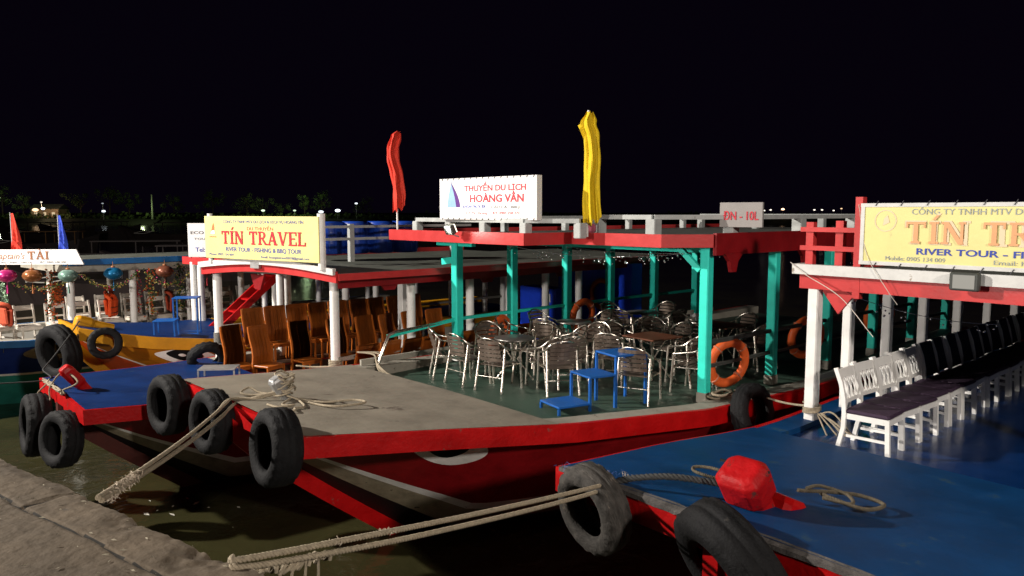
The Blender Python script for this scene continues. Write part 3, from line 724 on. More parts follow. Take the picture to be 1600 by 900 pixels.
# lashing between the two middle boats
m = MB(); rnd = random.Random(9)
pb = FA.w(4.46, -.14, 1.25)
for k in range(4): plain_rope(m, [pb+Vector((.11*math.cos(a+k), .11*math.sin(a+k), -.12+.03*k+.012*a)) for a in (0, 1.2, 2.4, 3.6, 4.8, 6.0)], .014, 0, 6, 5)
for k in range(6):
    e = FA.w(4.1+rnd.uniform(-.1, .15), -.55-.07*k, .98+.02*k); plain_rope(m, [pb+Vector((.05, -.08, -.1)), pb.lerp(e, .5)+Vector((rnd.uniform(-.05, .1), 0, rnd.uniform(.0, .12))), e], .012, 0, 6, 8)
plain_rope(m, sag(FB.w(6.6, -3.3, 1.12), pb, .06), .016)
tag(m.build('lashing_rope', [ROPE]), 'pale rope lashed round the foot of the nearest white post', 'rope')
m = MB()
for k, (u, v) in enumerate(((6.1, -3.05), (6.3, -3.2), (6.0, -3.2))):
    plain_rope(m, [FB.w(u+.2*math.cos(a+k), v+.12*math.sin(a+k), 1.07+.04*k+.02*math.sin(3*a)) for a in (0, 1, 2, 3, 4, 5, 6)], .018, 0, 6, 5)
tag(m.build('coiled_rope', [ROPE]), 'grey rope heaped at the foot of the nearest teal post', 'rope')
# rope lashings on the left boats
m = MB(); rnd = random.Random(12)
for k in range(5):
    P = [FC.w(-.06+rnd.uniform(-.04, .04), 2.2-.3*i+rnd.uniform(-.06, .06), 1.04+rnd.uniform(0, .06)) for i in range(5)]; plain_rope(m, P, .014)
plain_rope(m, [FC.w(-.05, 1.3, 1.04), FC.w(.15, 1.05, 1.2), FC.w(.05, 1.5, 1.3), FC.w(-.1, 1.7, 1.05), FC.w(-.12, 1.65, .85)], .013)
plain_rope(m, [FC.w(-.1, 2.0, 1.04), FC.w(-.2, 2.1, .9), FC.w(-.15, 2.2, .78)], .013)
tag(m.build('lashing_rope', [ROPE]), 'cream rope tied over the left red bow corner', 'rope')
m = MB(); plain_rope(m, sag(FD.w(.15, .5, 1.72), FC.w(-.2, 2.6, 1.0), .06)+[Vector((-11.0, 11.4, 1.25)), Vector((-13.5, 12.6, 2.0))], .012)
tag(m.build('mooring_line', [ROPED]), 'thin dark line running from the yellow stem down across the left bow', 'rope')
m = MB()
for k in range(9): plain_rope(m, [FC.w(3.2+.1*math.cos(a), 3.25+.1*math.sin(a), 1.18+.025*k+.004*a) for a in (0, 1.05, 2.1, 3.15, 4.2, 5.25, 6.28)], .012, 0, 5, 4)
tag(m.build('lashing_rope', [mat('grey_twine', (.2, .19, .17), .9)]), 'grey twine wound round the leftmost arched-roof white post', 'rope')
m = MB()
for k in range(5): plain_rope(m, [FC.w(4.2+.12*math.cos(a), .36+.13*math.sin(a), 1.0+.03*k) for a in (0, 1.05, 2.1, 3.15, 4.2, 5.25, 6.28)], .014, 0, 5, 4)
plain_rope(m, [FC.w(4.1, .3, 1.02), FC.w(3.9, .7, .98), FC.w(3.7, .9, 1.0), FC.w(3.85, 1.0, .96)], .016)
tag(m.build('lashing_rope', [ROPE]), 'cream rope bound round the foot of the post below the yellow sign', 'rope')
m = MB()
for k in range(3): plain_rope(m, [FB.w(3.3, 1.55-.2*k, 1.0), FB.w(3.25, 1.8-.1*k, 1.1), FB.w(3.35, 2.05, 1.22), FB.w(3.45+.1*k, 2.3, 1.28), FB.w(3.3, 2.6, 1.3)], .016)
tag(m.build('lashing_rope', [ROPE]), 'rope draped over the chrome handrail foot beside the grey deck', 'rope')

# ------------------------------------------------------------------ lettering
def text_mesh(body, size, name, m, parent, x, z, y=-.012, align='LEFT', shear=0., sx=1., th=.002, bold=0.):
    c = bpy.data.curves.new(name, 'FONT'); c.body = body; c.size = size; c.align_x = align; c.shear = shear; c.extrude = th; c.offset = bold*size; c.resolution_u = 3
    t_ = bpy.data.objects.new(name+'_tmp', c); col.objects.link(t_)
    dg = bpy.context.evaluated_depsgraph_get(); dg.update()
    me = bpy.data.meshes.new_from_object(t_.evaluated_get(dg)); me.name = name
    bpy.data.objects.remove(t_, do_unlink=True)
    me.materials.clear(); me.materials.append(m)
    me.transform(Matrix.Translation((x, y, z)) @ Matrix.Rotation(R(90), 4, 'X') @ Matrix.Diagonal((sx, 1, 1, 1)))
    o = bpy.data.objects.new(name, me); col.objects.link(o); o.parent = parent; return o
def slab_text(body, h, name, m, parent, x, z, y=-.012, th=.006, kern=.14, halo=None):
    b = MB(); w = h*.2; sf = h*.1; W_ = {'T': .86, 'Í': .42, 'I': .42, 'N': .95, 'R': .92, 'A': .98, 'V': .98, 'E': .82, 'L': .8, ' ': .45, 'À': .98}
    cx = 0
    def bar(x0, z0, x1, z1, t_, k=0):  # slanted bar, horizontal cut ends
        b.add([(x0-t_/2, 0, z0), (x0+t_/2, 0, z0), (x1+t_/2, 0, z1), (x1-t_/2, 0, z1), (x0-t_/2, -th, z0), (x0+t_/2, -th, z0), (x1+t_/2, -th, z1), (x1-t_/2, -th, z1)], [(4, 5, 6, 7), (0, 3, 2, 1), (0, 1, 5, 4), (1, 2, 6, 5), (2, 3, 7, 6), (3, 0, 4, 7)])
        b.v[-8:] = [(p[0], p[1]-.0006*(len(b.v) % 7), p[2]) for p in b.v[-8:]]
    def hb(x0, x1, z0, z1): bar((x0+x1)/2, z0, (x0+x1)/2, z1, x1-x0)
    for ch in body:
        wd_ = W_[ch]*h; x0 = cx; x1 = cx+wd_; mx_ = (x0+x1)/2
        if ch == 'T': bar(mx_, 0, mx_, h, w); hb(x0, x1, h-sf*1.2, h); hb(x0, x0+sf*.9, h*.72, h-sf); hb(x1-sf*.9, x1, h*.72, h-sf); hb(mx_-w, mx_+w, 0, sf)
        if ch in 'IÍ':
            bar(mx_, 0, mx_, h, w); hb(x0, x1, 0, sf); hb(x0, x1, h-sf, h)
            if ch == 'Í': bar(mx_, h*1.08, mx_+h*.16, h*1.3, w*.7)
        if ch == 'N': bar(x0+w*.7, 0, x0+w*.7, h, w*.62); bar(x1-w*.6, 0, x1-w*.6, h, w*.62); bar(x0+w*.8, h, x1-w*.7, 0, w*1.15); hb(x0-sf*.3, x0+w*1.4, 0, sf); hb(x0-sf*.3, x0+w, h-sf, h); hb(x1-w*1.3, x1+sf*.3, h-sf, h)
        if ch == 'R':
            bar(x0+w*.9, 0, x0+w*.9, h, w); hb(x0, x0+w*1.8, 0, sf); hb(x0, x0+w*2.6, h-sf, h); hb(x0+w, x0+w*2.6, h*.46, h*.46+sf)
            for k in range(8):
                a0 = -math.pi/2+math.pi*k/8; a1 = -math.pi/2+math.pi*(k+1)/8; zc = h*.73; ro = h*.27; ri = h*.17; xc = x0+w*2.5
                b.add([(xc+ro*1.1*math.cos(a0), -th, zc+ro*math.sin(a0)), (xc+ro*1.1*math.cos(a1), -th, zc+ro*math.sin(a1)), (xc+ri*.5*math.cos(a1), -th, zc+ri*math.sin(a1)), (xc+ri*.5*math.cos(a0), -th, zc+ri*math.sin(a0))], [(0, 1, 2, 3)])
            bar(x0+w*2.2, h*.5, x1-w*.4, 0, w*1.05); hb(x1-w*.9, x1+sf*.4, 0, sf)
        if ch in 'AÀ': bar(x0+w*.55, 0, mx_, h, w*.5); bar(x1-w*.75, 0, mx_, h, w*1.1); hb(x0+w, x1-w, h*.28, h*.28+sf); hb(x0-sf*.3, x0+w*1.3, 0, sf); hb(x1-w*1.6, x1+sf*.3, 0, sf)
        if ch == 'À': bar(mx_+h*.05, h*1.08, mx_-h*.12, h*1.3, w*.7)
        if ch == 'V': bar(mx_, 0, x0+w*.75, h, w*1.1); bar(mx_, 0, x1-w*.55, h, w*.5); hb(x0-sf*.3, x0+w*1.6, h-sf, h); hb(x1-w*1.3, x1+sf*.3, h-sf, h)
        if ch in 'EL':
            bar(x0+w*.9, 0, x0+w*.9, h, w); hb(x0, x1, 0, sf); hb(x1-sf*.9, x1, 0, h*.28)
            if ch == 'E': hb(x0, x1, h-sf, h); hb(x1-sf*.9, x1, h*.72, h); hb(x0+w, x1-w*.8, h*.46, h*.46+sf)
            else: hb(x0, x0+w*1.9, h-sf, h)
        cx = x1+kern*h
    o = b.build(name, [m], parent); o.location = (x, y, z); return o, cx

def sign(name, W, H, loc, rz, face, label, cat='sign', th=.05, framem=None, fw=.04, tilt=0):
    r = empty(name, loc, rz, label, cat); r.rotation_euler = (0, tilt, rz)
    b = MB(); b.box((0, 0, H/2), (W, th, H), None, 0, .004); b.build('board', [face], r)
    if framem:
        f = MB()
        for z in (fw/2, H-fw/2): f.box((0, -.003, z), (W+.01, th+.012, fw))
        for x in (-W/2+fw/2, W/2-fw/2): f.box((x, -.003, H/2), (fw, th+.014, H-fw*2))
        f.build('frame', [framem], r)
    return r
rz42 = FB.t-math.pi/2; rz40 = FA.t-math.pi/2
# yellow sign over the left blue-decked boat; centre of the front edge at (3.3, 1.8)
a = FC.w(3.75, .0, 2.93); c = FC.w(2.92, 3.0, 2.93)
rzC = math.atan2((a-c).y, (a-c).x)
W = (a-c).length; H = .80
sg = sign('signboard', W, H, (a+c)/2, rzC, SIGNY, 'yellow TÍN TRAVEL sign standing on the arched roof of the left boat', framem=None)
b = MB(); b.tube([(-W/2+.07, .05, -.1), (-W/2+.07, .05, H+.05)], .05, 12); b.build('post', [WHITE], sg)
b = MB(); b.tube([(W/2-.02, .06, -.12), (W/2-.02, .06, H+.05)], .07, 12); b.build('post', [WHITE], sg)
L0 = -W/2
slab_text('TÍN TRAVEL', .245, 'lettering', INKR, sg, L0+W*.165, H*.35, -.027)
def fit(body, size, m, parent, x0, x1, z, y=-.027, **k):
    o = text_mesh(body, size, 'lettering', m, parent, 0, z, y, 'LEFT', **k); xs = [v.co.x for v in o.data.vertices]; w_ = max(xs)-min(xs)
    s_ = (x1-x0)/w_; mn = min(xs)
    for v in o.data.vertices: v.co.x = x0+(v.co.x-mn)*s_
    return o
fit('CÔNG TY TNHH MTV DU LỊCH & DỊCH VỤ HOÀNG TÍN', .075, INKB, sg, L0+W*.18, L0+W*.88, H*.84)
fit('DU THUYỀN', .085, INKR, sg, L0+W*.4, L0+W*.63, H*.68)
fit('RIVER TOUR - FISHING & BBQ TOUR', .11, INKB, sg, L0+W*.2, L0+W*.86, H*.18, bold=.01)
fit('Phone: 0905 134 009', .062, INKB, sg, L0+W*.04, L0+W*.27, H*.07)
fit('Email: hoangtintravel2018@gmail.com', .062, INKB, sg, L0+W*.52, L0+W*.92, H*.05)
def sail_logo(parent, x, z, s, y, m1, m2):
    b = MB(); b.add([(x, y, z), (x+s*.45, y, z+s*.1), (x+s*.5, y, z+s*.55), (x+s*.38, y, z+s*.95), (x+s*.2, y, z+s*.6)], [(0, 1, 2, 3, 4)], 0)
    b.add([(x-s*.05, y-.001, z), (x+s*.15, y-.001, z+s*.28), (x+s*.5, y-.001, z+s*.32), (x+s*.6, y-.001, z), (x+s*.3, y-.001, z-s*.04)], [(0, 1, 2, 3, 4)], 1)
    b.add([(x-s*.2, y, z-s*.3), (x+s*.75, y, z-s*.3), (x+s*.75, y, z-s*.22), (x-s*.2, y, z-s*.22)], [(0, 1, 2, 3)], 0)
    return b.build('emblem', [m1, m2], parent)
sail_logo(sg, L0+W*.06, H*.58, .22, -.03, INKO, SIGNW)

# white sign of the yellow boat, behind
a = FD.w(3.2, 2.45, 2.72); 
sg2 = sign('signboard', 2.7, .82, a+Vector((1.14, .02, 0)), R(4), SIGNW, 'white board half hidden behind the yellow TÍN TRAVEL sign', framem=None)
fit('ECO TOUR & FISHING', .1, INKK, sg2, -1.28, .3, .56, bold=.012)
fit('TOUR CÂU CÁ - LẶN BIỂN', .07, INKK, sg2, -1.2, .3, .42)
text_mesh('Tel:', .15, 'lettering', INKB, sg2, -1.18, .13, -.027, bold=.01)
text_mesh('0905', .08, 'lettering', INKB, sg2, -.72, .24, -.027); text_mesh('0935', .08, 'lettering', INKB, sg2, -.72, .1, -.027)

# floodlit white sign on the middle roof
a = FB.w(4.45, 1.55, 3.67); c = FB.w(4.6, -.76, 3.69); rzB = math.atan2((c-a).y, (c-a).x)
W = (c-a).length; H = .70
sb = sign('signboard', W, H, (a+c)/2, rzB, SIGNW, 'floodlit white HOÀNG VÂN sign with a sail, on the middle roof', th=.12, framem=None)
fit('THUYỀN DU LỊCH', .135, INKR, sb, -W*.22, W*.4, H*.68, y=-.062, bold=.02)
fit('HOÀNG VÂN', .17, INKR, sb, -W*.16, W*.38, H*.42, y=-.062, bold=.025)
fit('DU NGOẠN SÔNG THU BỒN', .07, INKB, sb, -W*.24, W*.0, H*.28, y=-.062)
fit('LH: Mr. Hoàng', .06, INKR, sb, -W*.2, W*.02, H*.13, y=-.062)
fit('ĐT: 0905 250 272', .06, INKR, sb, W*.08, W*.34, H*.13, y=-.062)
fit('CÂU CÁ - BBQ', .055, INKK, sb, W*.06, W*.34, H*.27, y=-.062)
b = MB(); n = 12
Lc = [(lerp(-.36, -.265, 0)*W+0, 0)]
pl = []; pr_ = []
for i in range(n+1):
    t_ = i/n; z = lerp(.92, .3, t_)*H
    pl.append((-.37*W+W*.062*math.sin(t_*1.25), -.063, z)); pr_.append((-.37*W+W*.105*math.sin(t_*1.45), -.063, z))
b.add(pl+pr_, [(i, i+1, n+2+i, n+1+i) for i in range(n)], 0)
pl2 = [(-.37*W+W*.01-W*.05*math.sin(i/n*1.4), -.0625, p[2]) for i, p in enumerate(pl)]
b.add(pl2+pl, [(i, i+1, n+2+i, n+1+i) for i in range(n)], 1)
b.build('emblem', [INKP, INKL], sb)
b = MB()
for i in range(16):
    for z in (.012, H-.012): b.tube([(-W/2+W*(i+.5)/16, -.066, z-.018), (-W/2+W*(i+.5)/16+.02, -.066, z+.018)], .005, 5)
b.build('lacing', [INKK], sb)
b = MB(); b.tube([(-W/2-.02, 0, .5), (-W/2-.18, .1, .2), (-W/2-.28, .25, -.05)], .012, 6); b.build('stay', [GALV], sb)
# small floodlight that lights it
fl = empty('floodlight', FB.w(3.98, .72, 3.52), FB.t+math.pi, 'small lit floodlight clipped to the red roof edge under the white sign', 'floodlight')
b = MB(); b.box((0, 0, 0), (.1, .2, .16), (0, R(25), 0), 0, .015); b.build('housing', [DARKM], fl)
b = MB(); b.box((-.052, 0, .025), (.012, .18, .14), (0, R(25), 0)); b.build('lens', [GLASS], fl)
b = MB(); b.beam((0, 0, -.06), (-.18, 0, -.12), .04, .02); b.build('bracket', [GALV], fl)
spot_light('floodlight_beam', FB.w(3.86, .72, 3.54), FB.w(4.45, .1, 3.85), 48, (1, .95, .86), .06, 150, .5)

# small white sign further back on the same roof
ss = sign('signboard', .66, .37, FB.w(6.52, -3.12, 3.58), rz42+R(10), mat('shaded_white_board', (.3, .28, .27), .6, .1, 4, .05), 'small white board with red characters on the rear roof railing', framem=None)  # white face darkened in its colour to stand in for blocked light
fit('ĐN - 10L', .18, INKR, ss, -.27, .27, .11, y=-.032, bold=.01)

# big yellow sign on the right boat
W = 3.5; H = .74
a = FA.w(4.34, -.76, 3.17); sa = sign('signboard', W, H, a+Vector((math.cos(rz40), math.sin(rz40), 0))*W/2, rz40, SIGNY, 'large faded yellow TÍN TRAVEL sign on the right boat, cut by the frame', framem=TRIM, fw=.045, th=.06)
PEACH = mat('faded_peach_lettering', (.7, .36, .17), .5, .06, 5, 0); PALE = mat('pale_lettering_outline', (.74, .6, .4), .5, .05, 5, 0); GREYI = mat('grey_lettering', (.3, .34, .33), .5, .1, 5, 0)
L0 = -W/2
slab_text('TÍN TRAVEL', .25, 'lettering', PEACH, sa, L0+W*.155, H*.37, -.037)
o_, _ = slab_text('TÍN TRAVEL', .275, 'lettering_outline', PALE, sa, L0+W*.15, H*.355, -.033, th=.002)
fit('CÔNG TY TNHH MTV DU LỊCH & DỊCH VỤ HOÀNG TÍN', .095, GREYI, sa, L0+W*.17, L0+W*.92, H*.82, y=-.033)
fit('RIVER TOUR - FISHING & BBQ TOUR', .10, INKB, sa, L0+W*.19, L0+W*.9, H*.2, y=-.033, bold=.02)
fit('Mobile: 0905 134 009', .07, GREYI, sa, L0+W*.09, L0+W*.28, H*.09, y=-.033)
fit('Email: hoangtintravel@gmail.com', .07, GREYI, sa, L0+W*.42, L0+W*.8, H*.09, y=-.033)
b = MB(); cxx, czz = L0+W*.085, H*.72
for k in range(24):
    a0, a1 = 2*math.pi*k/24, 2*math.pi*(k+1)/24
    b.add([(cxx+.13*math.cos(a0), -.034, czz+.13*math.sin(a0)), (cxx+.13*math.cos(a1), -.034, czz+.13*math.sin(a1)), (cxx+.118*math.cos(a1), -.034, czz+.118*math.sin(a1)), (cxx+.118*math.cos(a0), -.034, czz+.118*math.sin(a0))], [(0, 1, 2, 3)])
b.add([(cxx-.03, -.034, czz-.06), (cxx+.05, -.034, czz-.02), (cxx+.02, -.034, czz+.07), (cxx-.02, -.034, czz+.02)], [(0, 1, 2, 3)])
b.build('emblem', [PALE], sa)
b = MB()
for i in range(12):
    for z in (.0, H): b.tube([(L0+W*(i+.6)/12, -.045, z-.03), (L0+W*(i+.6)/12+.035, -.045, z+.03)], .005, 5)
b.build('lacing', [INKK], sa)
fl = empty('floodlight', FA.w(4.24, -1.98, 3.04), FA.t+math.pi, 'dark framed floodlight on the trim below the right yellow sign', 'floodlight')
b = MB(); b.box((0, 0, 0), (.08, .3, .2), None, 0, .015); b.build('housing', [DARKM], fl)
b = MB(); b.box((.042, 0, 0), (.01, .22, .15)); b.build('lens', [GLASS2], fl)
b = MB(); b.beam((-.03, 0, 0), (-.1, 0, 0), .05, .05); b.build('bracket', [GALV], fl)

# the captain's sign at the far left
W = 2.6; H = .36
se = sign('signboard', W, H, Vector((-11.72, 18.32, 2.56)), R(3), SIGNW, 'white Captain TÀI sign along the roof edge at the far left', framem=None, th=.05)
for o_ in se.children:
    for v in o_.data.vertices:
        if v.co.x > 0: v.co.x += .16*(1-v.co.z/H)
fit("Captain's", .2, INKT, se, -.62, .1, .14, shear=.3)
slab_text('TÀI', .19, 'lettering', INKT, se, .17, .13, -.028)
fit('Tour cù lao Chàm - câu cá', .065, INKK, se, -.8, .25, .035); fit('ĐT: 0905 100 200', .065, INKK, se, .45, 1.05, .035)

# ------------------------------------------------------------------ chairs and tables
ORD = ['first', 'second', 'third', 'fourth', 'fifth', 'sixth', 'seventh', 'eighth', 'ninth', 'tenth', 'eleventh', 'twelfth', 'thirteenth', 'fourteenth', 'fifteenth', 'sixteenth', 'seventeenth', 'eighteenth']
def metal_chair():
    r = empty('metal_armchair', cat='chair', label='x')
    s = MB()
    for i in range(6): s.box((.21-.078*i, 0, .435-.006*abs(i-2)), (.066, .42, .014), None, 0, .004)
    s.build('seat', [SLAT], r)
    s = MB()
    for i in range(5):
        z = .52+.07*i; N = 6; cur = [(-.215-.02*i-.05*math.cos((k/N-.5)*math.pi)*.9, (k/N-.5)*.42, z) for k in range(N+1)]
        s.ribbon([(x, y, z+.03) for x, y, z in cur], .055, .01)
    s.build('backrest', [SLAT], r)
    f = MB(); P = [(.22, -.27, .62), (.0, -.28, .66), (-.16, -.27, .70), (-.26, -.2, .80), (-.32, -.08, .86), (-.33, 0, .865), (-.32, .08, .86), (-.26, .2, .80), (-.16, .27, .70), (.0, .28, .66), (.22, .27, .62)]
    f.tube(catmull(P, 4), .016, 8); f.build('arm_loop', [STEEL], r)
    for x0, y0, x1, y1, z1 in ((.22, -.27, .26, -.28, .62), (.22, .27, .26, .28, .62), (-.17, -.24, -.30, -.26, .70), (-.17, .24, -.30, .26, .70)):
        f = MB(); f.tube([(x1, y1, 0), (lerp(x1, x0, .65), lerp(y1, y0, .65), z1*.62), (x0, y0, z1)], .021, 8); f.build('leg', [STEEL], r)
    f = MB()
    for y in (-.25, .25): f.tube([(.24, y, .40), (-.23, y, .42)], .011, 6)
    f.tube([(-.26, -.25, .24), (-.26, .25, .24)], .009, 6); f.tube([(.24, -.25, .4), (.24, .25, .4)], .011, 6); f.build('stretcher', [STEEL], r)
    return r
def wood_chair():
    r = empty('wooden_chair', cat='chair', label='x')
    s = MB(); s.box((0, 0, .40), (.42, .44, .035), None, 0, .008); s.box((.18, 0, .365), (.03, .38, .05)); s.build('seat', [WOOD], r)
    s = MB()
    prof = [(-.19, .42), (-.17, .58), (-.19, .74), (-.25, .92), (-.28, 1.06), (-.285, 1.14)]
    for k in range(5):
        y = -.16+.08*k
        for (x0, z0), (x1, z1) in zip(prof, prof[1:]): s.beam((x0+.004, y, z0), (x1+.004, y, z1+.004), .014, .074, 0, (0, 1, 0))
    s.box((-.285, 0, 1.11), (.026, .41, .09), (0, R(-8), 0), 0, .006); s.ribbon([(-.30, -.2, 1.1), (-.30, .2, 1.1)], .05, .008)
    for (x0, z0), (x1, z1) in zip(prof, prof[1:]): s.beam((x0-.012, 0, z0), (x1-.012, 0, z1+.004), .006, .40, 0, (0, 1, 0)); s.build('backrest', [WOOD], r)
    for y in (-.215, .215):
        s = MB()
        for (x0, z0), (x1, z1) in zip([(-.22, 0), (-.19, .3)]+prof, [(-.19, .3)]+prof): s.beam((x0, y, z0), (x1, y, z1+.003), .036, .036, 0, (0, 1, 0))
        s.build('back_post', [WOOD], r)
        s = MB(); s.beam((.185, y*.92, 0), (.185, y*.92, .385), .036, .036); s.build('leg', [WOOD], r)
    return r
def white_chair(frame=WHITE, cush=CUSH, style='lattice'):
    r = empty('white_chair', cat='chair', label='x')
    s = MB(); s.box((0, 0, .455), (.44, .43, .045), None, 0, .02); s.build('cushion', [cush], r)
    s = MB(); s.box((.205, 0, .40), (.025, .40, .065)); s.box((-.2, 0, .40), (.025, .40, .065))
    for y in (-.2, .2): s.box((0, y, .40), (.40, .025, .065)); s.box((0, y, .17), (.38, .022, .03))
    s.build('seat_frame', [frame], r)
    prof = [(-.215, .43), (-.225, .6), (-.26, .78), (-.315, .94)]
    for y in (-.205, .205):
        s = MB()
        for (x0, z0), (x1, z1) in zip([(-.27, 0), (-.22, .25)]+prof, [(-.22, .25)]+prof): s.beam((x0, y, z0), (x1, y, z1+.004), .04, .038, 0, (0, 1, 0))
        s.build('back_post', [frame], r)
        s = MB(); s.beam((.215, y, 0), (.2, y, .43), .038, .042); s.build('leg', [frame], r)
    s = MB()
    if style == 'lattice':
        s.box((-.295, 0, .87), (.025, .38, .1), (0, R(-16), 0)); s.box((-.228, 0, .56), (.022, .38, .045))
        for k in range(4):
            y = -.14+.095*k
            s.beam((-.228, y-.04, .575), (-.282, y+.04, .83), .012, .014); s.beam((-.231, y+.04, .575), (-.286, y-.04, .83), .012, .014)
            s.beam((-.226, y, .575), (-.28, y, .83), .01, .012)
        s.build('backrest', [frame], r)
    elif style == 'cover':
        s.box((-.262, 0, .72), (.035, .372, .46), (0, R(-13), 0), 0, .012); s.build('backrest', [DARKC], r)
    else:
        s.box((-.30, 0, .865), (.022, .38, .12), (0, R(-16), 0)); s.box((-.235, 0, .62), (.02, .38, .04)); s.build('backrest', [frame], r)
    return r
def put(proto, used, F, u, v, z, face, label, group, lean=0):
    o = proto if not used else copy_tree(proto)
    used.append(1); o.location = F.w(u, v, z); o.rotation_euler = (0, 0, F.t+R(face)); o['label'] = label; o['group'] = group
    if lean: o.rotation_euler = (R(lean), 0, F.t+R(face))
    return o
def table(top, W=.7, round_=False):
    r = empty('cafe_table', cat='table', label='x')
    s = MB()
    if round_: s.lathe([(0.001, .70), (W/2-.01, .70), (W/2, .71), (W/2, .722), (W/2-.01, .73), (.001, .73)], 32)
    else: s.box((0, 0, .715), (W, W, .025), None, 0, .01)
    s.build('tabletop', [top], r)
    for a in (45, 135, 225, 315):
        c, n = math.cos(R(a)), math.sin(R(a)); s = MB(); s.tube([(c*.32, n*.32, 0), (c*.05, n*.05, .36), (c*.26, n*.26, .70)], .014, 8); s.build('leg', [STEEL], r)
    return r
TT = mat('brushed_tabletop', (.3, .28, .26), .3, .15, 6, .05, metal=.8)
tm = table(TT, .7, True); tw = table(WOODT, .74); um, uw, uc = [], [], []
mc = metal_chair()
G1 = 'metal armchairs round the tables of the middle boat'
tabs = [(4.95, .2, 'm', 'grey round table nearest the grey deck'), (6.85, -1.25, 'w', 'brown table behind the blue steps'), (7.15, .9, 'm', 'round table in the second far row'),
        (8.9, -1.3, 'w', 'brown table beyond the second teal post'), (9.3, .9, 'm', 'round table in the third far row'),]
for u, v, k, nm in tabs:
    o = put(tm if k == 'm' else tw, um if k == 'm' else uw, FB, u, v, .95, random.uniform(-8, 8), nm.replace('nearest', 'standing nearest'), 'cafe tables in the middle boat')
    o['label'] = ('small '+nm) if len(nm.split()) < 5 else nm
    if nm.startswith('grey'): spots = [(-.72, .33, -8, 'left front'), (-.7, -.36, 10, 'right front'), (.05, -.75, 80, 'near'), (.74, .2, 185, 'back'), (.15, .78, 262, 'far')]
    else: spots = [(-.68, 0, 6, 'bow'), (.7, .08, 172, 'stern'), (.05, -.72, 88, 'near'), (-.02, .72, 268, 'far')]
    for du, dv, a, sd in spots:
        if nm.startswith('brown table behind') and sd == 'bow': du, dv, a = -.75, .25, 20
        put(mc, uc, FB, u+du+random.uniform(-.05, .05), v+dv+random.uniform(-.05, .05), .95, a+random.uniform(-14, 14), 'metal armchair on the %s side of the %s' % (sd, nm), G1)
for u, v, a, lb in ((4.25, 1.15, -30, 'metal armchair turned aside at the left end of the front cluster'), (5.9, -.15, 150, 'metal armchair pushed in between the grey table and brown table'), (6.15, .5, 20, 'metal armchair standing behind the grey round table'),
    (5.95, 1.35, -60, 'metal armchair beside the life ring at the far side'), (4.85, -.95, 60, 'metal armchair with its back to the blue steps'), (6.4, -.3, 200, 'metal armchair in the aisle behind the front cluster'), (8.0, .1, 90, 'metal armchair in the aisle deeper inside the middle boat'), (7.9, -.6, 250, 'second metal armchair in the aisle deeper inside the middle boat')):
    put(mc, uc, FB, u, v, .95, a, lb, G1)
# two armchairs by the near teal post
put(mc, uc, FB, 5.35, -2.15, .95, 20, 'metal armchair between the blue steps and the nearest teal post', G1)
put(mc, uc, FB, 5.3, -.75, .95, 60, 'metal armchair behind the top of the blue steps', G1)
put(mc, uc, FB, 6.5, -2.35, .95, 100, 'metal armchair just behind the nearest teal post', G1)

# wooden chairs of the left blue boat
wc = wood_chair(); uwc = []; G2 = 'varnished wooden chairs in the low left boat'
pl_ = [(3.15, 2.1), (3.56, 1.78), (4.35, 1.78), (5.1, 1.62), (5.75, 1.6), (6.3, 1.55), (6.9, 1.6), (7.5, 1.55)]
for i, (u, v) in enumerate(pl_): put(wc, uwc, FC, u, v, .5, -78+random.uniform(-8, 8), '%s lit wooden chair from the left in the middle row, facing the near side' % ORD[i], G2)
for i in range(9): put(wc, uwc, FC, 4.75+.5*i, .44+random.uniform(-.03, .03), .48, 92+random.uniform(-5, 5), '%s wooden chair from the bow, back turned, along the near rail' % ORD[i], G2).scale = (1, 1.05, .78)
for i in range(9): put(wc, uwc, FC, 3.9+.5*i, 3.0+random.uniform(-.04, .04), .68, -88+random.uniform(-6, 6), '%s dark wooden chair from the bow, along the far side' % ORD[i], G2)
wood = MB(); wood.box((6.0, 3.0, .58), (4.8, .7, .19)); wood.build('bench_platform', [mat('dark_wood', (.05, .025, .015), .5)], CC)

# white chairs of the right boat
wl = white_chair(); wv = white_chair(style='cover'); ul, uv = [], []; wl.scale = wv.scale = (1.18, 1.1, 1.02); G3 = 'white chairs in a row along the right boat'
for i in range(16):
    st_ = i < 5
    put(wl if st_ else wv, ul if st_ else uv, FA, 3.98+.5*i, -1.17+.02*i+random.uniform(-.02, .02), 1.0, -88+random.uniform(-4, 4),
        ('%s white chair with a lattice back, counting from the bow' if st_ else '%s white chair with a dark covered back, after the lattice ones') % ORD[i if st_ else i-5], G3)
# pale chairs of the far-left boat
wp = white_chair(CREAM, CREAM, 'plain'); up = []; G4 = 'cream chairs on the far left boat'
for i in range(10): put(wp, up, FE, .15+.62*i, .75, .6, -86+random.uniform(-6, 6), '%s cream chair from the left in the row by the lanterns' % ORD[i], G4)
for i in range(8): put(wp, up, FE, 1.5+.66*i, 1.9, .62, -90+random.uniform(-6, 6), '%s cream chair from the left in the back row on the far left boat' % ORD[i], G4)
put(wp, up, FE, -.45, .8, .62, -60, 'white chair holding a life jacket at the left frame edge', G4)

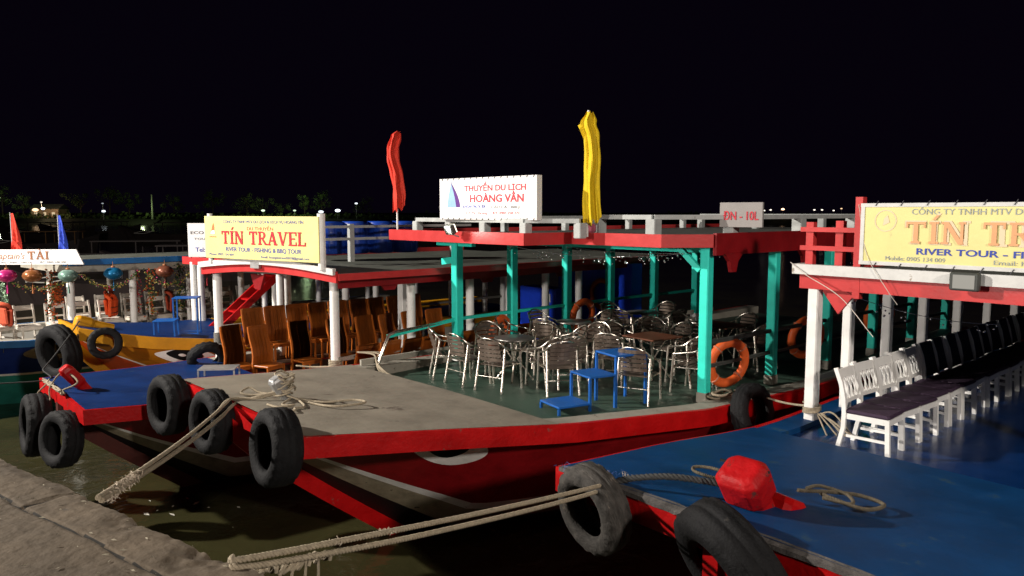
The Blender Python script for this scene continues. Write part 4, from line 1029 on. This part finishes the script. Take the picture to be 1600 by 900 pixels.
# ------------------------------------------------------------------ stools and steps
def stool(w, d, h, m, slats=False, t=.028):
    r = empty('stool', cat='step stool', label='x'); s = MB()
    if slats:
        for i in range(5): s.box((0, -d/2+d*(i+.5)/5, h-.01), (w, d/5-.012, .02))
    else: s.box((0, 0, h-.012), (w+.02, d+.02, .024), None, 0, .006)
    s.build('top', [m], r)
    for x in (-w/2+t/2, w/2-t/2):
        for y in (-d/2+t/2, d/2-t/2): s = MB(); s.box((x, y, (h-.03)/2), (t, t, h-.03)); s.build('leg', [m], r)
    s = MB()
    for y in (-d/2+t/2, d/2-t/2): s.box((0, y, h*.0+.05), (w-2*t, t*.8, t*.8))
    if h > .3: s.build('rung', [m], r)
    return r
a_ = 150
st1 = empty('boarding_steps', FB.w(4.78, -1.95, .95), FB.t+R(-14), 'three blue metal steps standing on the green floor', 'steps')
for i, (x, h, w_) in enumerate(((-.66, .12, .52), (-.18, .5, .44), (.32, .77, .54))):
    s = MB(); s.box((x, 0, h-.014), (w_+.03, .54, .03), None, 0, .008); s.build('tread', [BLUES], st1)
    for dx in (-w_/2, w_/2):
        for dy in (-.25, .25): s = MB(); s.box((x+dx, dy, (h-.035)/2), (.035, .035, h-.035)); s.build('leg', [BLUES], st1)
o = stool(.62, .42, .2, GALV, True); o.location = FC.w(2.35, 1.1, .93); o.rotation_euler = (0, 0, FC.t+R(-35)); o['label'] = 'low galvanised slatted step by the wooden chairs'
for (u, v, z, w_, h, lb) in ((1.55, -.15, 1.2, .42, .4, 'blue metal frame stool on the yellow boat deck'), (2.1, .2, 1.18, .5, .82, 'tall blue metal frame stand on the yellow boat deck')):
    o = stool(w_, .4, h, BLUES); o.location = FD.w(u, v, z); o.rotation_euler = (0, 0, FD.t+R(-30)); o['label'] = lb; o['group'] = 'blue metal stands on the yellow boat'

# ------------------------------------------------------------------ life rings, jackets, barrels
def ring(loc, rot, R_, r, label, m=RING):
    b = MB(); prof = [(R_+r*math.cos(2*math.pi*i/14), r*.8*math.sin(2*math.pi*i/14)) for i in range(14)]
    b.lathe(prof, 48, 0, None, True); o = b.build('life_ring', [m]); tag(o, label, 'life ring', 'orange life rings')
    g = MB()
    for k in range(4):
        a = R(45+90*k); g.tube([((R_+(r+.006)*math.cos(t))*math.cos(a), (R_+(r+.006)*math.cos(t))*math.sin(a), (r*.8+.006)*math.sin(t)) for t in [2*math.pi*j/12 for j in range(12)]], .012, 5, 0, False, True)
    g.build('band', [TRIM if m is not RING else mat('faded_band', (.5, .2, .12), .6)], o)
    o.location = loc; o.rotation_euler = rot; return o
def rvert(F, yaw, lean=0): return (Matrix.Rotation(F.t+R(yaw), 3, 'Z') @ Matrix.Rotation(R(90+lean), 3, 'Y')).to_euler()
ring(FB.w(6.68, -2.86, 1.46), rvert(FB, -108, 8), .33, .075, 'orange life ring leaning on the rail between two teal posts')
ring(FB.w(5.95, 1.75, 1.45), rvert(FB, -70, 8), .31, .08, 'orange life ring behind the chairs by the far teal posts')
ring(FB.w(8.6, 2.0, 1.55), rvert(FB, -90, 8), .31, .08, 'brownish shaded life ring further back along the far teal posts')
ring(FC.w(11.93, .75, 1.75), rvert(FC, 180), .34, .06, 'orange life ring hung on the blue cabin wall')
ring(FB.w(9.0, -2.95, 1.62), rvert(FB, -110, 8), .32, .075, 'orange life ring seen between the white posts of the right boat')
ring(FB.w(12.0, -2.95, 1.75), rvert(FB, -110, 8), .32, .075, 'farthest shaded life ring behind the white posts')
def jacket(loc, rz, m, label, lean=0):
    b = MB()
    for y in (-.115, .115): b.box((.06, y, .24), (.085, .2, .44), (0, R(4), R(6 if y > 0 else -6)), 0, .035)
    b.box((-.05, 0, .27), (.07, .4, .40), (0, R(-5), 0), 0, .03)
    b.tube(catmull([(.07, -.13, .44), (.02, -.15, .52), (-.06, -.1, .56), (-.08, 0, .57), (-.06, .1, .56), (.02, .15, .52), (.07, .13, .44)], 4), .045, 8)
    o = b.build('life_jacket', [m]); tag(o, label, 'life jacket', 'orange life jackets on the cream chairs'); o.location = loc; o.rotation_euler = (0, R(lean), rz)
    g = MB()
    for z in (.13, .27): g.tube([(.108, -.21, z), (.115, 0, z-.015), (.108, .21, z)], .009, 5)
    g.build('strap', [BLK], o); return o
JD = mat('life_jacket_dull', (.4, .06, .025), .8, .3, 6, .4)
jacket(FE.w(-.35, .62, 1.08), FE.t+R(20), JD, 'dull orange life jacket strapped on the leftmost chair')
jacket(FE.w(1.95, .55, 1.12), FE.t+R(-40), JACK, 'bright orange life jacket on a chair by the yellow stem')
jacket(FE.w(2.05, 1.1, 1.3), FE.t+R(-20), JD, 'dull orange life jacket slung over a chair back behind the bright one')
jacket(FE.w(3.45, .7, 1.1), FE.t+R(-20), JD, 'dark orange life jacket beside the flowered post')
for i in range(4):
    b = MB(); b.lathe([(.001, 0), (.27, 0), (.29, .03), (.29, .2), (.3, .22), (.29, .24), (.29, .42), (.3, .44), (.29, .46), (.29, .64), (.27, .68), (.001, .68)], 28)
    for k in range(14): a = 2*math.pi*k/14; b.box((.29*math.cos(a), .29*math.sin(a), .32), (.03, .03, .5), (0, 0, a))
    o = b.build('barrel', [BLUEP]); o.location = FC.w(5.35+.55*i, 2.6-.12*i, 2.93); tag(o, '%s blue plastic barrel from the left on the dark roof' % ORD[i], 'barrel', 'blue barrels on the left boat roof')

# ------------------------------------------------------------------ flags
def furled_flag(loc, path, widths, depth, m, label, pole_h, polem=WHITE, top=False):
    r = empty('flag', loc, 0, label, 'flag'); p = MB(); p.tube([(0, 0, 0), (0, 0, pole_h)], .017, 8); p.build('pole', [polem], r)
    b = MB(); C = catmull([Vector((x, y, z)) for x, y, z in path], 8); n = len(C); K = 30; vs = []
    for i, c in enumerate(C):
        t = i/(n-1)*(len(widths)-1); j = min(int(t), len(widths)-2); w_ = lerp(widths[j], widths[j+1], t-j); hem = max(0, 1-i/5)
        for k in range(K):
            q = k/(K-1); a = q*math.pi*3.4+.8*math.sin(i*.07)+1.2*nz(i*.08, q*2); x = w_*(2*q-1)*(.8+.2*math.cos(a*.5+i*.05))+.02*nz(q*3, i*.15)
            vs.append((c.x+x, c.y+depth*math.sin(a)*(1-.55*abs(2*q-1))-.07*(1-(2*q-1)**2)-.02+.012*math.sin(q*29+i*.13)+.01*nz(q*9, i*.3), c.z+.015*math.sin(a*1.3)+hem*.10*(q-.5)+hem*.03*math.sin(q*14)))
    b.add(vs, [(i*K+k, i*K+k+1, i*K+K+k+1, i*K+K+k)[::-1] for i in range(n-1) for k in range(K-1)], 0, True)
    b.build('cloth', [m], r); return r
FR = mat('red_flag_cloth', (.62, .04, .02), .7, .12, 5, .1); FY = mat('yellow_flag_cloth', (.72, .5, .008), .7, .1, 5, .1); FBl = mat('blue_flag_cloth', (.03, .07, .5), .7, .12, 5, .1)
furled_flag(FB.w(4.28, 2.72, 3.42), [(.04, 0, .42), (.04, 0, .75), (-.01, 0, 1.1), (-.07, 0, 1.4), (-.05, 0, 1.62), (-.01, 0, 1.78), (.03, 0, 1.86)], [.12, .13, .125, .13, .135, .14, .12, .05], .05, FR, 'red flag wrapped round its pole at the left roof corner', 1.8)
furled_flag(FB.w(5.2, -1.22, 3.42), [(.08, 0, .22), (.05, 0, .7), (.06, 0, 1.2), (.04, 0, 1.55), (-.01, 0, 1.75), (.01, 0, 1.92)], [.15, .14, .13, .13, .14, .15, .06], .05, FY, 'tall yellow flag hanging against its pole on the middle roof', 1.95)
b = MB(); b.add([(.06, 0, 1.9), (-.16, .02, 1.72), (-.14, -.03, 1.66), (-.02, 0, 1.4), (.08, .02, 1.3)], [(0, 1, 2), (0, 2, 3), (0, 3, 4)]); o = b.build('cloth', [FY], bpy.data.objects['flag.001'])
def tri_flag(loc, m, label, lx):
    r = empty('flag', loc, 0, label, 'flag'); p = MB(); p.tube([(0, 0, -.05), (0, 0, 1.05)], .012, 6); p.build('pole', [GALV], r)
    b = MB(); N = 10; vs = []
    for i in range(N+1):
        for k in range(7):
            t = i/N; w_ = lx*(.12+.5*t*(1-.35*t)) ; x = (k/6)*w_ + (-.35*lx*t if lx < 0 else 0)*.3; vs.append((x, .07*math.sin(k*1.9+i*.5)*t, 1.03-1.0*t+.12*(k/6)*(1 if i > 7 else 0)*math.sin(k*2.)))
    b.add(vs, [(i*7+k, i*7+7+k, i*7+8+k, i*7+k+1) for i in range(N) for k in range(6)], 0, True)
    o = b.build('cloth', [m], r); return r
tri_flag(Vector((-12.0, 18.45, 2.75)), FR, 'small drooping red flag above the captain sign', .55)
tri_flag(Vector((-10.9, 18.5, 2.7)), FBl, 'small drooping blue flag above the captain sign', .5)

# ------------------------------------------------------------------ lanterns and garlands of the far-left boat
def lantern(loc, c, label, lit=.0):
    r = empty('lantern', loc, 0, label, 'lantern', 'silk lanterns under the far left roof')
    c = tuple(q_*.55 for q_ in c)
    m = mat('lantern_silk_%d' % (int(c[0]*100)*100+int(c[2]*100)), c, .28, .15, 9, .05, metal=.35)
    b = MB(); prof = [(.03, -.15), (.12, -.13), (.19, -.06), (.215, .0), (.19, .07), (.12, .13), (.04, .15)]
    b.lathe(prof, 20, 0, None, False, lambda i, k: .008*(k % 2)); b.build('shade', [m], r)
    b = MB(); b.lathe([(.001, .145), (.045, .15), (.04, .19), (.001, .19)], 12); b.tube([(0, 0, .18), (0, 0, .3)], .006, 5); b.build('cap', [INKT], r)
    b = MB(); b.tube([(0, 0, -.15), (0, 0, -.22)], .006, 5); b.tube([(0, 0, -.22), (0, 0, -.42)], [.014, .03], 7); b.build('tassel', [m], r)
for px, Y, c, lb in ((8, 18.2, (.7, .03, .25), 'shiny pink lantern at the left frame edge'), (48, 18.2, (.45, .16, .05), 'bronze lantern left of the pale green one'), (104, 18.2, (.3, .5, .42), 'pale green silver lantern beside the first white post'),
                     (175, 18.9, (.02, .25, .55), 'blue lantern between two white posts'), (256, 19.6, (.35, .12, .07), 'dull bronze lantern right of the blue one'), (322, 20.2, (.4, .03, .04), 'dark red lantern by the red roof corner')):
    lantern(Vector(((px-800)/1200*Y, Y, 2.3)), c, lb)
flm = [mat('flower_yellow', (.5, .4, .12), .7), mat('flower_pink', (.45, .04, .12), .7), mat('flower_cream', (.5, .42, .3), .7), mat('leaf_green', (.03, .09, .02), .7), mat('flower_orange', (.5, .1, .02), .7)]
def blossoms(b, pts, n, sp, sz, mix, rnd):
    for i in range(n):
        p = Vector(rnd.choice(pts))+Vector([rnd.gauss(0, sp) for _ in range(3)]); mi = rnd.choice(mix)
        for k in range(3):
            d = Vector([rnd.gauss(0, 1) for _ in range(3)]).normalized(); e = d.orthogonal().normalized()*sz*.6; q = d*sz
            b.add([p-e, p+q*.5, p+e, p-q*.6], [(0, 1, 2, 3)], mi)
rnd = random.Random(4); G5 = 'flower garlands hung under the far left roof'
spans = [((0, 18.3), (118, 18.6), 'garland of pale flowers swagged at the left frame edge'), ((128, 18.6), (212, 19.1), 'garland of yellow and pink flowers swagged below the blue lantern'), ((225, 19.3), (300, 19.9), 'garland of small flowers swagged beside the red roof')]
for (p0, Y0), (p1, Y1), lb in spans:
    A_ = Vector(((p0-800)/1200*Y0, Y0, 2.28)); B_ = Vector(((p1-800)/1200*Y1, Y1, 2.3)); P = sag(A_, B_, .32, 16)
    b = MB(); b.tube(P, .012, 5, 3); blossoms(b, P, 130, .03, .034, [0, 0, 2, 1, 3, 0], rnd); tag(b.build('flower_garland', flm), lb, 'garland', G5)
for px, Y, z0, z1, mix, lb in ((76, 18.7, 1.25, 2.35, [4, 4, 4, 3], 'orange flower garland hanging behind the bronze lantern'), (86, 18.9, 1.55, 2.0, [4, 4], 'short orange garland hanging right of the long one'), (233, 19.6, 1.2, 2.3, [4, 4, 0, 3], 'orange garland hanging beside the second white post'),
                            (278, 20.3, 1.3, 2.4, [3, 3, 0], 'green leafy garland wound on the post left of the blue stand'), (210, 19.8, 1.3, 2.3, [2, 4, 1], 'pink and cream garland wound on the middle post')):
    x = (px-800)/1200*Y; P = [Vector((x+.04*math.sin(i), Y, lerp(z1, z0, i/14))) for i in range(15)]
    b = MB(); b.tube(P, .012, 5, 3); blossoms(b, P, 170, .06, .04, mix, rnd); tag(b.build('flower_garland', flm), lb, 'garland', G5)
# glinting bead strings under the middle roof
BEAD = mat('glass_bead', (.8, .8, .8), .1, .05, 5, 0, metal=.9)
for j, (p0, p1, n, lb) in enumerate(((FB.w(5.4, .9, 3.22), FB.w(5.7, -2.7, 3.2), 60, 'string of glinting beads swagged under the front of the middle roof'), (FB.w(7.0, 1.6, 3.2), FB.w(7.0, -2.6, 3.2), 60, 'second bead string swagged deeper under the middle roof'), (FA.w(4.6, -.2, 2.85), FA.w(6.6, -1.6, 2.3), 24, 'glinting bead string hanging inside the right boat'))):
    b = MB(); P = sag(p0, p1, .12, 20); b.tube(P, .004, 4); rnd = random.Random(j)
    for i in range(n):
        t = rnd.random()*19.9; k = int(t); p = P[k].lerp(P[k+1], t-k)-Vector((rnd.uniform(-.05, .05), 0, rnd.uniform(0, .12))); b.ball(p, .014, 6)
    tag(b.build('bead_string', [BEAD]), lb, 'bead string', 'glinting bead strings')
m = MB(); plain_rope(m, [FA.w(4.3, .15, 3.15), FA.w(4.25, -.1, 3.0), FA.w(4.2, -.6, 2.75), FA.w(4.25, -1.0, 2.3)], .005); tag(m.build('cable', [CREAM]), 'thin cable drooping from the left corner of the right roof', 'cable')
m = MB()
plain_rope(m, [FA.w(4.36, -.7, 3.9), FA.w(4.3, -.85, 3.3), FA.w(4.3, -1.1, 2.9), FA.w(4.4, -1.2, 2.7)], .004); tag(m.build('cable', [CREAM]), 'thin cable running down past the right yellow sign', 'cable')

# ------------------------------------------------------------------ far bank, dark boats, lamps and trees
BANK = mat('far_bank_soil', (.03, .035, .022), .95, .4, .05, 0)
b = MB(); N = 60
prof = [(-700+1400*i/N, 300+18*nz(i*.3, 0)) for i in range(N+1)]
vs = []
for x, y in prof: vs += [(x, y, WATER-.2), (x, y+4, 1.2+.5*nz(x*.02, 3)), (x, y+60, 2.2+1.0*nz(x*.01, 7)), (x, y+900, 3.2)]
b.add(vs, [(i*4+k, i*4+4+k, i*4+5+k, i*4+k+1) for i in range(N) for k in range(3)], 0, True)
tag(b.build('far_bank', [BANK]), kind='structure')
LEAF = mat('far_leaves', (.06, .09, .025), .9, .4, .5, 0); BARK = mat('far_bark', (.06, .045, .03), .9, .3, 1, 0)
def far_tree(x, y, h, w_, seed, label, g='trees on the far bank', z=1.4):
    rnd = random.Random(seed); r = empty('tree', (x, y, z), rnd.uniform(0, 6), label, 'tree', g)
    t = MB(); t.tube([(0, 0, -1.5), (.1, 0, h*.4), (.3, .1, h*.75)], [.03*h, .022*h, .008*h], 7)
    for k in range(5): a = rnd.uniform(0, 6.28); t.tube([(.1, 0, h*(.35+.07*k)), (math.cos(a)*w_*.35, math.sin(a)*w_*.35, h*(.55+.07*k))], [.012*h, .004*h], 5)
    t.build('trunk', [BARK], r); c = MB(); cl = [(rnd.gauss(0, w_*.25), rnd.gauss(0, w_*.25), h*rnd.uniform(.42, .95), rnd.uniform(.12, .26)*w_) for _ in range(13)]
    for i in range(620):
        q = rnd.choice(cl); d = Vector([rnd.gauss(0, 1) for _ in range(3)]).normalized(); p = Vector(q[:3])+d*q[3]*rnd.uniform(.5, 1.1); s_ = rnd.uniform(.15, .32)*h/9
        e = d.orthogonal().normalized()*s_; f_ = d.cross(e).normalized()*s_*.7; c.add([p-e, p-f_, p+e, p+f_], [(0, 1, 2, 3)])
    c.build('crown', [LEAF], r); return r
def at(px, Y): return (px-800)/1200*Y
tl_ = [(8, 120, 8, 5, 'bright green tree at the left frame edge on the far bank'), (40, 190, 9, 7, 'dark tree left of the lit house'), (130, 230, 12, 9, 'dim tree right of the lit house'), (175, 240, 15, 11, 'tall dim tree among the unlit ones on the far bank'), (205, 245, 13, 10, 'dim tree just left of the tall pole'), (275, 250, 12, 10, 'dim tree just right of the tall pole'), (335, 245, 14, 11, 'dim tree above the white board'),
       (388, 210, 11, 11, 'lit yellow-green tree above the left end of the yellow sign'), (412, 215, 9, 9, 'lit olive tree above the yellow sign'), (440, 225, 8, 8, 'small olive tree above the middle of the yellow sign'), (478, 190, 9, 6, 'bright green tree above the right end of the yellow sign'), (505, 230, 12, 10, 'dark tree left of the white bank lamps'), (570, 240, 10, 9, 'dark tree left of the red flag')]
for i, (px, Y, h, w_, lb) in enumerate(tl_): far_tree(at(px, Y), Y+80, h*(Y+80)/Y*.55, w_*(Y+80)/Y*.5, i, lb) if False else far_tree(at(px, Y)*(312/Y), 312, h*312/Y*.62, w_*312/Y*.62, i, lb)
# a hedge of scrub along the bank
rnd = random.Random(3); c = MB()
for i in range(5000):
    x = rnd.uniform(-330, 420); p = Vector((x, 308+rnd.gauss(0, 2), 1.4+abs(rnd.gauss(0, .9))+1.1*max(0, nz(x*.05, 0)))); d = Vector([rnd.gauss(0, 1) for _ in range(3)]).normalized(); e = d.orthogonal().normalized()*.8; f_ = d.cross(e).normalized()*.6
    c.add([p-e, p-f_, p+e, p+f_], [(0, 1, 2, 3)])
tag(c.build('bank_scrub', [LEAF]), kind='stuff')
def bank_lamp(px, py, c, s_, size, label, Y=300, g='lamps along the far bank'):
    z = CAM_Z+(331-py)/1200*Y; x = at(px, Y); r = empty('lamp', (x, Y, 1.0), 0, label, 'lamp', g)
    b = MB(); b.tube([(0, 0, 0), (0, 0, max(.3, z-1.0))], .08, 6); b.build('pole', [GALV], r)
    b = MB(); b.ball((0, 0, z-1.0), size, 10, 0, (1.5, 1, .8)); b.build('globe', [emit('bank_lamp_%s_%d' % ('%d%d%d' % tuple(int(q*9) for q in c), int(s_*10)), c, s_)], r)
W1 = (1, .62, .35); W2 = (.85, .95, 1); W3 = (1, .9, .75); W4 = (.8, 1, .7)
for a in ((2, 308, W4, 4, .5, 'brightest greenish lamp at the left frame edge'), (3, 354, W2, 3, .8, 'pale lamp low at the left frame edge'), (59, 327, W1, 2.2, .8, 'warm lamp left of the white one at the lit house'), (71, 325, W2, 5, .5, 'white lamp between the two warm ones'), (69, 315, W3, 1.2, .3, 'small lamp above the lit house'),
          (165, 329, W2, 1.6, .55, 'pale lamp alone left of the pole'), (164, 317, W2, .4, .3, 'faint speck of light above the lone pale lamp'), (413, 328, W4, 1.4, .5, 'greenish lamp above the yellow sign'), (462, 328, W4, 1, .4, 'dim greenish lamp above the yellow sign end'), (503, 330, W2, 1.5, .7, 'bluish lamp left of the blue barrels'), (529, 328, W2, 3, .7, 'white lamp above the blue barrels'), (558, 317, W2, 1.6, .4, 'small high white lamp left of the red flag'),
          (1192, 328, W3, 2, .3, 'first tiny lamp right of the small red-lettered board'), (1202, 327, W3, 2, .3, 'second tiny lamp right of the small red-lettered board'), (1221, 326, W1, 4, .45, 'brightest orange lamp right of the small board'), (1270, 327, W3, 2, .3, 'tiny lamp left of the red railing posts'), (1282, 327, W3, 2, .3, 'tiny lamp just over the red railing'), (1300, 328, W3, 2, .28, 'tiny lamp over the middle of the red railing'), (1312, 325, W1, 1.5, .28, 'tiny warm lamp over the red railing'), (1338, 327, W3, 4, .4, 'bright lamp beside the yellow sign edge')):
    bank_lamp(*a)
b = MB(); b.tube([(0, 0, 0), (0, 0, 9.5)], [.45, .25], 8); tag(b.build('pole', [mat('pale_pole', (.2, .22, .16), .8)]), 'tall dim pole standing on the far bank', 'pole'); bpy.data.objects['pole'] 
for o in bpy.data.objects:
    if o.name.startswith('pole') and o.get('category') == 'pole': o.location = (at(241, 302), 302, 1.2)
hs = empty('house', (at(72, 308), 308, 1.2), 0, 'small lit house with a warm wall on the far left bank', 'house')
b = MB(); b.box((0, 4, 2), (11, 7, 4)); b.build('wall', [mat('peach_wall', (.5, .35, .22), .8)], hs)
b = MB(); b.add([(-6, 0, 4), (6, 0, 4), (6, 8, 4), (-6, 8, 4), (-6, 4, 6), (6, 4, 6)], [(0, 1, 5, 4), (2, 3, 4, 5), (0, 4, 3), (1, 2, 5)]); b.build('roof', [ROOFG], hs)
for x in (-3.5, 0, 3.5): b = MB(); b.box((x, .47, 2), (1.2, .06, 1.4)); b.build('window', [emit('lit_window', (1, .75, .45), .7)], hs)
point_light('house_lamp_light', (at(76, 300), 300, 6.5), 1100, (1, .7, .45), .3)
point_light('bank_lamp_light', (at(400, 300), 300, 7), 800, (.85, 1, .55), .3)
point_light('bank_lamp_light', (at(452, 300), 300, 6), 800, (.85, 1, .55), .3)
point_light('bank_lamp_light', (at(478, 302), 302, 8), 900, (.7, 1, .5), .3)
point_light('bank_lamp_light', (at(225, 298), 298, 6), 1000, (.8, 1, .5), .3)
point_light('bank_lamp_light', (at(2, 300), 300, 10), 1800, (.75, 1, .6), .3)
# dark boats lying at anchor on the river
DK = mat('dark_hull', (.02, .013, .012), .7, .3, 1, 0)
for i, (px, py, Y, L_, ang, lb) in enumerate(((190, 372, 60, 13, 12, 'dark moored boat with a pale eye mark left of the white board'), (285, 370, 52, 10, 14, 'dark moored boat half hidden by the white board'), (150, 385, 40, 9, 8, 'nearest dark boat lying behind the blue flag'), (60, 350, 90, 14, 5, 'dim brown boat with a canopy below the lit house'))):
    r = empty('moored_boat', (at(px, Y), Y, WATER), R(ang), lb, 'boat', 'dark boats anchored on the river')
    b = MB(); n = 12; vs = []
    for k in range(n+1):
        t = k/n; w_ = 1.3*math.sin(math.pi*min(1, t*1.15+.06))**.6; sh = 1.1+1.1*(2*t-1)**2; x = (t-.5)*L_
        vs += [(x, -w_, sh), (x*.93, -w_*.5, -.1), (x*.93, w_*.5, -.1), (x, w_, sh)]
    b.add(vs, [(k*4+j, k*4+4+j, k*4+5+j, k*4+j+1) for k in range(n) for j in range(3)]+[(k*4, k*4+3, k*4+7, k*4+4) for k in range(n)], 0, False); b.build('hull', [DK], r)
    b = MB()
    for k in range(14):
        t0, t1 = k/14, (k+1)/14; f0 = lambda t: .16*math.sin(math.pi*t)
        for sgn in (1, -1):
            q = [(-.32*L_+2.2*t, -1.36, 1.25+sgn*f0(t)+.1*t*2) for t in (t0, t1)]; b.add([q[0], q[1], (q[1][0], -1.36, q[1][2]-.05*sgn), (q[0][0], -1.36, q[0][2]-.05*sgn)], [(0, 1, 2, 3)])
    b.build('eye', [mat('dim_white_mark', (.4, .38, .34), .8)], r)
    b = MB(); b.box((L_*.1, 0, 2.5), (L_*.5, 2.2, .08))
    for x in (-.14, .1, .33):
        for y in (-1, 1): b.box((L_*x, y, 1.8), (.08, .08, 1.4))
    b.build('canopy', [DK if i != 3 else mat('dim_brown_canopy', (.12, .06, .02), .8)], r)

# a raft of dark boats added along the far side, masking lamp reflections on the water
for i in range(11):
    px = -60+112*i+random.uniform(-25, 25); Y = random.uniform(105, 165)
    o = copy_tree(bpy.data.objects['moored_boat']); o.location = (at(px, Y), Y, WATER); o.rotation_euler = (0, 0, R(random.uniform(-12, 14))); o.scale = (1.3, 1.3, 1.25)
    o['label'] = '%s added unlit boat from the left in the far row under the opposite bank' % ORD[i]

# torn grey edge strip on the right boat's bow, and frayed canvas at its corner
b = MB(); rnd = random.Random(21); n = 90; P = []
for i in range(n+1):
    v = lerp(-.02, -3.66, i/n); w_ = .035+.03*nz(v*2.1, 1)+.025*nz(v*9, 4)
    z = tab(zA, 0)+.006; u0 = -.041
    P.append([(u0+.07+.02*nz(v*5, 8), v, z+.03*math.sin(math.pi*min(1, -v/3.7))), (u0-.001, v, z+.002), (u0-.004, v, z-max(.006, w_))])
b.add([p for q in P for p in q], [(i*3+k, i*3+3+k, i*3+4+k, i*3+k+1) for i in range(n) for k in range(2)])
b.build('edge_strip', [mat('torn_canvas', (.11, .1, .095), .85, .5, 9, .4, wear=(.24, .21, .2), wamt=.56)], AA)
b = MB()
for k in range(6): fuzz(b, FA.w(-.1+.05*k, -.2-.1*k, 1.43), (.035, .035, .012), 12, .065, k % 2, 40+k)
tag(b.build('frayed_canvas', [mat('blue_canvas_threads', (.05, .1, .3), .8), FRAY]), 'frayed blue and white canvas threads on the right bow corner', 'canvas')
